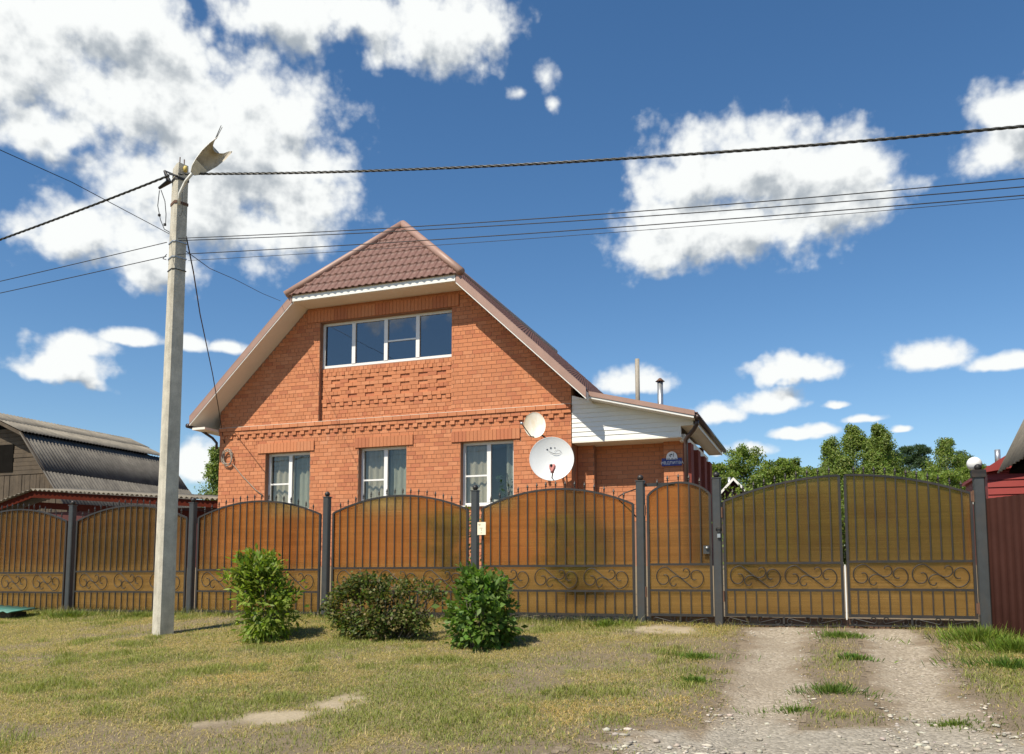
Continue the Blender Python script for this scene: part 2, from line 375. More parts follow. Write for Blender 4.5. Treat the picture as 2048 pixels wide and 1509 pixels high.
def mat_poly():
    """bronze twin-wall polycarbonate: cloudy see-through sheet with fine horizontal flutes"""
    t = NT('polycarbonate'); co = t.coord('World'); n1 = t.noise(t.coord('World', (.5, 1, 2.5)), 2.2, 5, .6)
    n2 = t.noise(t.coord('World', (.25, 1, 90)), 1.6, 2, .5)
    w = t.n('ShaderNodeTexWave', wave_type='BANDS', bands_direction='Z'); t.l(co, w.inputs['Vector']); w.inputs['Scale'].default_value = 26
    w.inputs['Distortion'].default_value = .25
    gl = t.n('ShaderNodeBsdfGlass'); gl.inputs['Roughness'].default_value = .155; gl.inputs['IOR'].default_value = 1.42
    c = t.ramp(n1, (.3, (.80, .68, .43)), (.7, (.93, .81, .53))); c = t.mix(.6, c, t.ramp(n2, (.32, (.70, .68, .62)), (.68, (1, 1, 1))), 'MULTIPLY'); t.l(c, gl.inputs['Color'])
    df = t.n('ShaderNodeBsdfDiffuse'); t.l(t.mix(1.0, c, (.74, .48, .24), 'MULTIPLY'), df.inputs[0])
    tr = t.n('ShaderNodeBsdfTranslucent'); t.l(t.mix(1.0, c, (.9, .75, .5), 'MULTIPLY'), tr.inputs[0])
    b = t.n('ShaderNodeBump'); b.inputs['Strength'].default_value = .25; b.inputs['Distance'].default_value = .002; t.l(w.outputs['Fac'], b.inputs['Height'])
    t.l(b.outputs[0], gl.inputs['Normal'])
    m1 = t.n('ShaderNodeMixShader'); m1.inputs[0].default_value = .45; t.l(df.outputs[0], m1.inputs[1]); t.l(tr.outputs[0], m1.inputs[2])
    m2 = t.n('ShaderNodeMixShader'); m2.inputs[0].default_value = .18; t.l(gl.outputs[0], m2.inputs[1]); t.l(m1.outputs[0], m2.inputs[2]); t.l(m2.outputs[0], t.o.inputs[0]); MATS['polycarbonate'] = t.m
mat_poly()
def mat_ground():
    t = NT('ground'); co = t.coord('World'); a = t.n('ShaderNodeAttribute', attribute_name='Col')
    n1 = t.noise(co, 1.1, 6, .65); n2 = t.noise(co, 30, 6, .7); n3 = t.noise(co, 160, 3, .6)
    c = t.ramp(n1, (.32, (.20, .165, .075)), (.5, (.29, .235, .12)), (.68, (.37, .295, .165)))
    c = t.mix(t.ramp(n2, (.4, (0, 0, 0)), (.62, (.7, .7, .7))), c, (.14, .12, .055))
    sep = t.n('ShaderNodeSeparateColor'); t.l(a.outputs['Color'], sep.inputs[0])
    sand = t.ramp(n2, (.3, (.42, .34, .22)), (.7, (.56, .465, .315)))
    c = t.mix(sep.outputs[0], c, sand)
    soil = t.ramp(n2, (.3, (.17, .13, .085)), (.7, (.29, .225, .15)))
    c = t.mix(sep.outputs[1], c, soil)
    c = t.mix(.5, c, t.ramp(n3, (.3, (.7, .7, .7)), (.7, (1.2, 1.2, 1.2))), 'MULTIPLY')
    t.col(c); t.set(Roughness=.97); t.bump(t.math('ADD', n2, t.math('MULTIPLY', n3, .6)), .9, .02); MATS['ground'] = t.m
mat_ground()
def mat_drive():
    t = NT('driveway'); co = t.coord('World'); n1 = t.noise(co, 1.6, 6, .65); n2 = t.noise(co, 26, 6, .7)
    v = t.n('ShaderNodeTexVoronoi'); t.l(co, v.inputs['Vector']); v.inputs['Scale'].default_value = 42
    a = t.n('ShaderNodeAttribute', attribute_name='Col'); sep = t.n('ShaderNodeSeparateColor'); t.l(a.outputs['Color'], sep.inputs[0])
    gravel = t.ramp(v.outputs['Color'], (.1, (.24, .20, .145)), (.5, (.345, .29, .215)), (.9, (.48, .415, .32)))
    gravel = t.mix(t.ramp(n1, (.42, (0, 0, 0)), (.66, (.7, .7, .7))), gravel, (.28, .23, .165))
    soil = t.ramp(n2, (.3, (.17, .13, .085)), (.7, (.29, .225, .15)))
    grey = t.ramp(v.outputs['Color'], (.1, (.23, .205, .16)), (.9, (.40, .36, .29)))
    c = t.mix(sep.outputs[0], soil, gravel); c = t.mix(sep.outputs[1], c, grey)
    t.col(c); t.set(Roughness=.97)
    t.bump(t.math('ADD', t.math('MULTIPLY', v.outputs['Distance'], -1.0), n2), .8, .015); MATS['driveway'] = t.m
mat_drive()

# ================================================================== ground
YF = 11.49; YH = 18.637
def smooth(a, b, x):
    t = np.clip((np.asarray(x, float) - a) / (b - a), 0, 1); return t * t * (3 - 2 * t)
def gz(x, y):
    x = np.asarray(x, float); y = np.asarray(y, float); t = YF - y
    front = -.088 * np.clip(t, 0, 11.5)
    back = .85 * smooth(0.6, 6.5, -t) - .85 * smooth(25, 60, -t)
    near = (np.abs(x + 5) < 14) & (y > 1) & (y < 13)
    b = .028 * fbm(x * .9, y * .9, 3, 4) * smooth(13.5, 12, y)
    rut = -.045 * (np.exp(-((x + .52) / .28) ** 2) + np.exp(-((x - .72) / .28) ** 2)) * smooth(11.6, 10.8, y) * smooth(3, 6, y)
    return front + back + np.where(near, b, 0) + rut + .02
def sandm(x, y):
    a = R(62); u = (x + 4.2) * math.cos(a) + (y - 6.1) * math.sin(a); v = -(x + 4.2) * math.sin(a) + (y - 6.1) * math.cos(a)
    d = np.sqrt((u / .74) ** 2 + (v / .27) ** 2) + 1.5 * fbm(x * 3.2, y * 3.2, 8, 6)
    d2 = np.sqrt(((x + 1.95) / .5) ** 2 + ((y - 11.0) / .3) ** 2) + 1.0 * fbm(x * 3, y * 3, 9, 5)
    return np.maximum(smooth(1.35, .45, d), smooth(1.3, .4, d2))
def soilm(x, y):
    s = smooth(11.1, 11.45, y) * .8
    s = np.maximum(s, smooth(-.05, .4, fbm(x * .8, y * .8, 21) + .4 * fbm(x * 3.1, y * 3.1, 23)) * .75); s = np.maximum(s, smooth(-1.0, -.05, drivem(x, y)))
    s = np.maximum(s, smooth(1.55, .95, np.abs(x - .15)) * .9)
    s = np.maximum(s, smooth(12, 13, y) * .2)
    return s
def drivem(x, y):
    n = .22 * fbm(x * 1.5, y * 1.5, 31) + .16 * fbm(x * 6, y * 6, 32)
    l = 1 - np.abs(x + .52) / .43; r_ = 1 - np.abs(x - .72) / .40
    m = np.maximum(l, r_); f = smooth(11.75, 11.3, y); m = np.maximum(m, -1) * f - (1 - f) + n * 1.4
    ap = 1 - np.abs(x - .35 - .1 * (7 - y)) / (1.25 + .40 * np.clip(7.3 - y, 0, 6)); f = smooth(7.6, 6.2, y); ap = np.maximum(ap, -1) * f - (1 - f) + n * 2.2
    return np.maximum(m, ap)
def build_ground():
    def axis(lo, hi, st, far):
        c = np.arange(lo, hi, st); o = []; d = st * 2; p = 0
        while p < far: p += d; d *= 1.22; o.append(p)
        o = np.array(o); return np.concatenate([(lo - o)[::-1], c, hi + o])
    xs = axis(-15.5, 4.5, .075, 1200); ys = axis(2.5, 13, .075, 1500)
    X, Y = np.meshgrid(xs, ys, indexing='ij'); Z = gz(X, Y)
    V = np.stack([X, Y, Z], -1).reshape(-1, 3); ny = len(ys); i, j = np.meshgrid(np.arange(len(xs) - 1), np.arange(ny - 1), indexing='ij')
    a = (i * ny + j).ravel(); Fc = np.stack([a, a + ny, a + ny + 1, a + 1], -1)
    C = np.stack([sandm(V[:, 0], V[:, 1]), soilm(V[:, 0], V[:, 1]), np.zeros(len(V))], -1)
    o = np_mesh('ground', V, Fc, 'ground', None, C, 'structure', True); tag(o, 'sloping verge of dry grass and bare soil before the fence')
    # driveway sheet
    xs = np.arange(-3.2, 4.2, .05); ys = np.arange(2.6, 11.75, .05); X, Y = np.meshgrid(xs, ys, indexing='ij')
    m = drivem(X, Y); Z = gz(X, Y) + .004 + .012 * np.abs(fbm(X * 5, Y * 5, 77)) * smooth(.08, .45, m)
    keep = (m[:-1, :-1] > .02) & (m[1:, 1:] > .02); ny = len(ys)
    i, j = np.nonzero(keep); a = i * ny + j; Fc = np.stack([a, a + ny, a + ny + 1, a + 1], -1)
    V = np.stack([X, Y, Z], -1).reshape(-1, 3); mm = m.ravel()
    grey = smooth(7.6, 6.3, V[:, 1] + .5 * fbm(V[:, 0] * 1.3, V[:, 1] * 1.3, 55))
    grey = grey * smooth(.04, .5, mm + .3 * fbm(V[:, 0] * 4, V[:, 1] * 4, 52)); C = np.stack([smooth(.08, .6, mm + .35 * fbm(V[:, 0] * 4, V[:, 1] * 4, 51)), grey, np.zeros(len(V))], -1)
    used = np.unique(Fc); remap = np.full(len(V), -1); remap[used] = np.arange(len(used))
    o = np_mesh('driveway', V[used], remap[Fc], 'driveway', None, C[used], 'structure', True); tag(o, 'pale gravel wheel tracks leading up to the double gate')
build_ground()

# ================================================================== house
house = thing('brick_house', 'orange brick house with brown half-hipped metal roof behind the fence', 'house', (-10.25, YH, .8))
def wall_top(x):
    return min(7.66, 7.64 + .955 * (x + 12.48), 7.64 - .955 * (x + 8.02))
XL, XR = -15.18, -5.33
UPW = (-12.10, -8.36, 6.03, 7.22)            # upper window
LOWW = [(-13.69, -12.33, 2.33, 3.86), (-10.90, -9.56, 2.33, 3.87), (-8.10, -6.75, 2.33, 3.86)]
REC = .14
front = None
def build_front():
    global front
    mb = MB(); th = .38; y0 = YH + .008
    op = [UPW] + LOWW; panel = (UPW[0], UPW[1], 4.6, 6.03)
    xs = sorted({XL, XR, -12.48, -8.02, *[o[0] for o in op], *[o[1] for o in op], panel[0]})
    def hexa(xa, xb, za0, za1, zb0, zb1, ya):   # left z range, right z range
        i = len(mb.v)
        mb.v += [(xa, ya, za0), (xb, ya, zb0), (xb, YH + th, zb0), (xa, YH + th, za0), (xa, ya, za1), (xb, ya, zb1), (xb, YH + th, zb1), (xa, YH + th, za1)]
        mb.f += [(i, i+3, i+2, i+1), (i+4, i+5, i+6, i+7), (i, i+1, i+5, i+4), (i+1, i+2, i+6, i+5), (i+2, i+3, i+7, i+6), (i+3, i, i+4, i+7)]
    for xa, xb in zip(xs, xs[1:]):
        xm = (xa + xb) / 2; cuts = sorted([(o[2], o[3]) for o in op if o[0] < xm < o[1]]); z = .5
        inp = panel[0] < xm < panel[1]
        segs = []
        for c in cuts: segs.append((z, c[0])); z = c[1]
        segs.append((z, None))
        for s0, s1 in segs:
            if s1 is None: hexa(xa, xb, s0, wall_top(xa), s0, wall_top(xb), y0)
            elif inp and s1 > 5: hexa(xa, xb, s0, 4.6, s0, 4.6, y0); hexa(xa, xb, 4.6, s1, 4.6, s1, y0 + REC)
            else: hexa(xa, xb, s0, s1, s0, s1, y0)
    if True:   # the strip left of the upper window is recessed too
        pass
    front = mb.build('front_wall', 'mortar', house)
    front['label'] = 'sunlit gable wall of orange brick with dentil band'
    # ---- bricks
    bricks = []       # (x0,x1,z0,z1,yfront)
    rng = random.Random(3); J = .009
    lint = [(-13.93, -12.2), (-11.0, -9.37), (-8.34, -6.58)]
    def blocked(z0, z1):
        b = []
        for o in op:
            if z1 > o[2] + .02 and z0 < o[3] - .02: b.append((o[0] - .004, o[1] + .004))
        if z1 > 3.87 and z0 < 4.12: b += lint
        if z1 > 7.23 and z0 < 7.55: b.append((-12.5, -8.15))
        return sorted(b)
    nrow = 68
    for k in range(nrow):
        z0 = .9 + .1 * k; z1 = z0 + .1
        if z0 > 7.62: break
        zt = min(z1, 7.64)
        xl = XL if zt < wall_top(XL) else (zt - 7.64) / .955 - 12.48; xr = XR if zt < wall_top(XR) else -8.02 - (zt - 7.64) / .955
        header = k % 6 == 2
        Lb = .125 if header else .25
        x = XL - (.125 if k % 2 else 0) - (.0625 if header else 0)
        row = []
        bl = blocked(z0, z1); r100 = round(z0 * 10)
        while x < XR:
            a, b = max(x, xl), min(x + Lb, xr); x += Lb
            parts = [(a, b)]
            for (c, d) in bl:
                np_ = []
                for (p, q) in parts:
                    if d <= p or c >= q: np_.append((p, q))
                    else:
                        if c > p: np_.append((p, c))
                        if d < q: np_.append((d, q))
                parts = np_
            if 4.59 < z0 < 6.0:      # bricks stop at the edges of the recessed panel
                np_ = []
                for (p, q) in parts:
                    for e in (panel[0], panel[1]):
                        if p + .001 < e < q - .001: np_.append((p, e)); p = e
                    np_.append((p, q))
                parts = np_
            for (p, q) in parts:
                if q - p > .03: row.append((p, q))
        for (p, q) in row:
            mid = (p + q) / 2; yf = YH
            if r100 == 45: yf = YH - .06
            elif r100 == 44: yf = YH - .034
            inpan = panel[0] < mid < panel[1] and 4.6 <= z0 + .01 < 6.0
            if inpan:
                yf = YH + REC - .026
                if r100 in (56, 54, 52) and int(math.floor((mid + 20) / .25)) % 2: yf = YH + REC + .002
                if r100 == 51: yf = YH + REC - .05
            if inpan and p < panel[0]: p = panel[0]
            bricks.append((p + J / 2, q - J / 2, z0 + J / 2, zt - J / 2, yf + rng.uniform(-.0025, .0025)))
    # dentils below the band and in the panel (alternate headers)
    x = XL + .06
    while x < XR - .12:
        bricks.append((x, x + .118, 4.3 + J / 2, 4.4 - J / 2, YH - .034)); x += .25
    x = panel[0] + .06
    while x < panel[1] - .12:
        bricks.append((x, x + .118, 5.0 + J / 2, 5.1 - J / 2, YH + REC - .05)); x += .25
    x = panel[0] + .1
    while x < panel[1] - .1:
        bricks.append((x, x + .085, 5.8 + J / 2, 5.9 - J / 2, YH + REC - .044)); x += .25
    for (a, b, fills) in [(l[0], l[1], ((3.8, 3.866), (4.12, 4.2))) for l in lint] + [(-12.5, -8.15, ((7.2, 7.238), (7.542, 7.6)))]:
        for (za, zb_) in fills:
            x = a
            while x < b - .02:
                q = min(x + .25, b)
                if True:
                    p_ = [(x, q)]
                    for o in op:
                        if za < o[3] and zb_ > o[2]: p_ = [r for (u, v) in p_ for r in ((u, min(v, o[0])), (max(u, o[1]), v)) if r[1] - r[0] > .02]
                    for (u, v) in p_: bricks.append((u + J / 2, v - J / 2, za + J / 2, zb_ - J / 2, YH))
                x = q
    # the bricks that show largest: nearest the camera (right), above the fence line, clear of the dish
    vis = [i for i, b in enumerate(bricks) if b[2] > 2.75 and b[1] - b[0] > .2]
    vis.sort(key=lambda i: -(bricks[i][0]))
    pick = set(vis[:300])
    cache = {}
    rest = MB(); C = COL
    for i, (x0, x1, z0, z1, yf) in enumerate(bricks):
        if i in pick:
            key = (round(x1 - x0, 2), round(z1 - z0, 2), rng.randrange(7))
            if key not in cache:
                w, h = key[0] / 2, key[1] / 2; m = MB(); m.box(-w, w, 0, .06, -h, h, brick_col(rng)); me = m.build('brick', 'brick'); cache[key] = me.data; bpy.data.objects.remove(me)
            o = bpy.data.objects.new('brick', cache[key]); C.objects.link(o); o.parent = front
            g = org(front); o.location = ((x0 + x1) / 2 - g[0], yf - g[1], (z0 + z1) / 2 - g[2])
        else: rest.box(x0, x1, yf, yf + .06, z0, z1, brick_col(rng))
    rest.build('brickwork', 'brick', front, kind='stuff')
    # pale mortar fillet on top of the string course
    MB().prism([(YH - .058, 4.6), (YH + .006, 4.6), (YH + .006, 4.616), (YH - .05, 4.612)], 'x', XL + .01, XR - .005).build('mortar_fillet', 'mortar_light', front)
    # lintels of soldier bricks
    for (a, b, z0, z1) in [(l[0], l[1], 3.868, 4.118) for l in lint] + [(-12.48, -8.16, 7.24, 7.54)]:
        lo = MB().box(a + .01, b - .01, YH - .015, YH + .05, z0 + .006, z1 - .006).build('lintel', 'mortar', house)
        n = int(round((b - a) / .1)); w = (b - a) / n
        shape = None
        for k in range(n):
            if shape is None or k % 4 == 0:
                m = MB(); m.box(-w / 2 + .004, w / 2 - .004, 0, .05, -(z1 - z0) / 2, (z1 - z0) / 2, brick_col(rng)); t = m.build('brick', 'brick'); shape = t.data; bpy.data.objects.remove(t)
            o = bpy.data.objects.new('brick', shape); COL.objects.link(o); o.parent = lo; g = org(lo)
            o.location = (a + w * (k + .5) - g[0], YH - .032 + rng.uniform(-.002, .002) - g[1], (z0 + z1) / 2 - g[2])
build_front()

def window(o, label, cols, sill, tint, curtain, ypl, bars=()):
    x0, x1, z0, z1 = o; w = MB(); fw = .065
    # outer frame
    w.box(x0, x1, ypl, ypl + .07, z0, z0 + fw); w.box(x0, x1, ypl, ypl + .07, z1 - fw, z1)
    w.box(x0, x0 + fw, ypl, ypl + .07, z0 + fw, z1 - fw); w.box(x1 - fw, x1, ypl, ypl + .07, z0 + fw, z1 - fw)
    fr = w.build('window', 'white_plastic', house); fr['label'] = label
    ed = [x0 + (x1 - x0) * c for c in cols]
    for c in ed[1:-1]:
        MB().box(c - .05, c + .05, ypl - .012, ypl + .06, z0 + fw + .001, z1 - fw - .001).build('mullion', 'white_plastic', fr)
    for i, (a, b) in enumerate(zip(ed, ed[1:])):
        a2 = a + (.05 if i else fw); b2 = b - (.05 if i < len(ed) - 2 else fw)
        MB().box(a2 + .001, b2 - .001, ypl + .03, ypl + .036, z0 + fw + .001, z1 - fw - .001).build('pane', tint, fr)
        if i in bars:
            zb = z0 + (z1 - z0) * .47; MB().box(a2, b2, ypl + .005, ypl + .028, zb - .02, zb + .02).build('glazing_bar', 'white_plastic', fr)
    if sill: MB().prism([(YH - .06, z0 - .035), (ypl + .01, z0 - .012), (ypl + .01, z0 + .008), (YH - .06, z0 - .012)], 'x', x0 - .06, x1 + .06).build('sill', 'white_plastic', fr)
    if curtain:
        for (ca, cb, m, dy) in curtain:
            xs = np.arange(ca, cb, .012); ph = (xs * 37.); yy = ypl + .16 + dy + .022 * np.sin(ph) + .012 * np.sin(ph * .37 + 1)
            V = np.concatenate([np.stack([xs, yy, np.full_like(xs, z0 + .03)], -1), np.stack([xs, yy, np.full_like(xs, z1 - .02)], -1)]); n = len(xs); k = np.arange(n - 1)
            np_mesh('curtain', V, np.stack([k, k + 1, k + 1 + n, k + n], -1), m, fr, smooth=True)
    return fr
yw = YH + .16
window(UPW, 'wide upper window of four panes with white frame', (0, .245, .495, .735, 1), False, 'glass_tinted', None, YH + REC + .015, (2,))
window(LOWW[0], 'lower window nearest the barn, curtained', (0, .5, 1), True, 'glass', [(-13.62, -12.95, 'curtain', 0), (-12.95, -12.4, 'curtain_green', .03)], yw, (0,))
window(LOWW[1], 'middle lower window with pale curtains', (0, .52, 1), True, 'glass', [(-10.86, -10.2, 'curtain', 0), (-10.18, -9.6, 'curtain_green', .04)], yw, (0,))
window(LOWW[2], 'lower window beside the satellite dishes', (0, .5, 1), True, 'glass', [(-8.05, -7.44, 'curtain', 0), (-7.05, -6.78, 'curtain_green', .05)], yw, (0,))
# house shell behind the front
YB = 33.0
MB().box(XR - .38, XR, YH + .381, YB, .5, 4.95).build('side_wall', 'brick_plain' if 'brick_plain' in MATS else plain('brick_plain', (.42, .15, .07), .9, 0, .2, 9, .3), house)
MB().box(XL, XL + .38, YH + .381, YB, .5, 4.95).build('side_wall', 'brick_plain', house)
MB().prism([(XL, .5), (XR, .5), (XR, 4.9), (-10.25, 9.6), (XL, 4.9)], 'y', YB, YB + .3).build('rear_wall', 'brick_plain', house)
MB().box(XL + .381, XR - .381, YH + 3.2, YH + 3.3, .5, 4.29).build('inner_wall', 'plaster', house)
MB().box(XL + .381, XR - .381, YH + .4, YB - .01, 4.3, 4.5).build('floor_slab', 'interior_shade', house)
MB().prism([(XL + .6, 4.51), (XR - .6, 4.51), (-8.3, 7.6), (-12.2, 7.6)], 'y', YH + 2.0, YH + 2.1).build('inner_wall', 'interior_shade', house)

# ---------------------------------------------------------------- roof
roof = MB()
YE = YH - .65                                             # front edge of the verge
def zb(x): return min(7.64 + .955 * (x + 12.48), 7.64 - .955 * (x + 8.02))
XE0, XE1 = -15.64, -4.80; RX = -10.25; TH = .2; APY = 19.65
def zt(x): return zb(x) + TH
APZ = zt(RX)
def slope_tiles(name, origin, du, dv, ulen, vlen, inside, mat='metal_tile', uper=.19, vper=.35, upw=None, ures=10):
    """stamped metal tile: waves across u, a step every vper along v (down the slope)"""
    o = Vector(origin); du = Vector(du).normalized(); dv = Vector(dv).normalized(); nn = du.cross(dv).normalized()
    if nn.z < 0: nn = -nn
    us = np.arange(0, ulen + 1e-6, uper / ures); rows = int(math.ceil(vlen / vper)); vs = []; hs = []
    for k in range(rows):
        for q, h in ((0.0, .0), (.45, .014), (.93, .030), (.985, .027)): vs.append((k + q) * vper); hs.append(h)
    vs = np.array(vs); hs = np.array(hs); ok = vs <= vlen; vs = vs[ok]; hs = hs[ok]
    U, V = np.meshgrid(us, vs, indexing='ij'); Hh = np.broadcast_to(hs, U.shape)
    ph = (U / uper) % 1.0
    wave = np.where(ph < .62, .5 - .5 * np.cos(ph / .62 * 2 * np.pi), 0) ** .8 * .03
    V2 = V + .35 * wave * (Hh > .015) * 1.2
    Pn = np.array(o) + U[..., None] * np.array(du) + V2[..., None] * np.array(dv) + (wave + Hh)[..., None] * np.array(nn)
    nv = len(vs); i, j = np.meshgrid(np.arange(len(us) - 1), np.arange(nv - 1), indexing='ij')
    uc = U[:-1, :-1]; vc = V[:-1, :-1]; k = inside(uc, vc)
    a = (i * nv + j)[k]; Fc = np.stack([a, a + nv, a + nv + 1, a + 1], -1)
    Vv = Pn.reshape(-1, 3); used = np.unique(Fc); rm = np.full(len(Vv), -1); rm[used] = np.arange(len(used))
    return Vv[used], rm[Fc]
roof_o = None
def build_roof():
    global roof_o
    # slab: underside (soffit) + top deck, as the roof part
    mb = MB()
    yr = YB + .5
    for sx in (-1, 1):
        xe = XE0 if sx < 0 else XE1; xh = -12.50 if sx < 0 else -8.00
        A = (xe, YE + .03, zb(xe)); B = (xh, YE + .03, zb(xh)); Cc = (RX, APY, zb(RX) - 0 if False else 7.64 + .955 * 2.23); 
        rz = 7.64 + .955 * (RX + 12.48)
        lo = [(xe, YE + .03, zb(xe)), (xh, YE + .03, 7.64 + (-.0)), (RX, APY, rz), (RX, yr, rz), (xe, yr, zb(xe))]
        lo[1] = (xh, YE + .03, 7.62)
        up = [(p[0], p[1], p[2] + TH - .03) for p in lo]
        mb.quad(*(lo if sx > 0 else lo[::-1])); mb.quad(*(up[::-1] if sx > 0 else up))
        for k in range(5): mb.quad(lo[k], lo[(k + 1) % 5], up[(k + 1) % 5], up[k])
    roof_o = mb.build('roof', 'soffit', house); roof_o['label'] = 'brown metal tile roof with a hipped front end'
    # hip
    E0 = Vector((-12.68, YE - .05, 7.80)); E1 = Vector((-7.82, YE - .05, 7.80)); AP = Vector((RX, APY, APZ + .02))
    mid = (E0 + E1) / 2; dv = (mid - AP); L = dv.length; ul = (E1 - E0).length
    o = AP - Vector((1, 0, 0)) * ul / 2
    V, Fc = slope_tiles('x', o, (1, 0, 0), dv, ul, L + .02, lambda u, v: np.abs(u - ul / 2) < (v / L) * ul / 2 + .01)
    np_mesh('hip_sheet', V, Fc, 'metal_tile', roof_o)
    MB().quad(E0 - Vector((0, 0, .02)), E1 - Vector((0, 0, .02)), AP - Vector((0, 0, .02))).build('hip_deck', 'roof_trim', roof_o)
    # main slopes
    for sx, xe in ((-1, XE0 - .05), (1, XE1 + .05)):
        dvx = Vector((sx, 0, -.955)); Ls = (abs(xe - RX)) * math.hypot(1, .955)
        yl = yr - YE
        def ins(u, v, Ls=Ls):
            return (u >= 0) & (u + YE > APY - (v / math.hypot(1, .955)) / 2.3 * (APY - YE) - .02)
        V, Fc = slope_tiles('x', (RX, YE + .02, APZ - .02), (0, 1, 0), dvx, yl, Ls, ins, uper=.19, vper=.35, ures=5)
        np_mesh('slope_sheet', V, Fc, 'metal_tile', roof_o)
    # fascia and flat soffit of the hip
    MB().box(-12.52, -7.98, YE - .012, YE + .02, 7.635, 7.80).build('fascia', 'white_siding', roof_o)
    MB().box(-12.50, -8.0, YE + .021, YH + .03, 7.625, 7.645).build('soffit', 'soffit', roof_o)
    # verge boards (brown metal) with a pale lower lip
    for sx in (-1, 1):
        xe = XE0 if sx < 0 else XE1; xh = -12.54 if sx < 0 else -7.96; s = .955
        z0 = zb(xe); z1 = 7.64 if True else 0
        zh = 7.64 + (-.955 * .06)
        MB().prism([(xe, z0 + .022), (xh, zh + .022), (xh, zh + .23), (xe, z0 + .23)], 'y', YE - .02, YE + .028).build('verge_board', 'roof_trim', roof_o)
        MB().prism([(xe, z0 - .012), (xh, zh - .012), (xh, zh + .02), (xe, z0 + .02)], 'y', YE - .012, YE + .028).build('verge_lip', 'white_siding', roof_o)
        MB().prism([(xe, z0 + .231), (xh, zh + .231), (xh, zh + .247), (xe, z0 + .247)], 'y', YE - .022, YE + .12).build('verge_cap', 'roof_trim', roof_o)
    # half-round hip caps and ridge cap
    for e in (E0, E1):
        a = AP + Vector((0, -.02, .03)); b = e + (e - AP).normalized() * .02 + Vector((0, 0, .03)); d = (b - a)
        m = MB(); m.tube([a + d * t for t in (0, .3, .6, 1)], .10, 12); m.build('hip_cap', 'roof_trim', roof_o, True)
    m = MB(); m.tube([(RX, APY - .06, APZ + .03), (RX, yr, APZ + .03)], .1, 12); m.build('ridge_cap', 'roof_trim', roof_o, True)
    # left eave gutter and its outlet elbow
    gx = XE0 - .06; gzz = zb(XE0) - .01
    m = MB(); m.tube([(gx, YE - .02, gzz), (gx, YB, gzz)], .06, 10); m.build('gutter', 'gutter', house, True)
    m = MB(); m.tube([(XE0 + .02, YE + .35, gzz - .04), (XL - .2, YH - .05, 4.36), (XL - .08, YH - .02, 4.22), (XL - .08, YH - .02, 4.05)], .035, 8); m.build('downpipe', 'gutter', house, True)
    MB().box(XE0 + .05, XL - .001, YE + .05, YH + 2, 4.50, 4.56).build('eave_box', 'soffit', house)
build_roof()

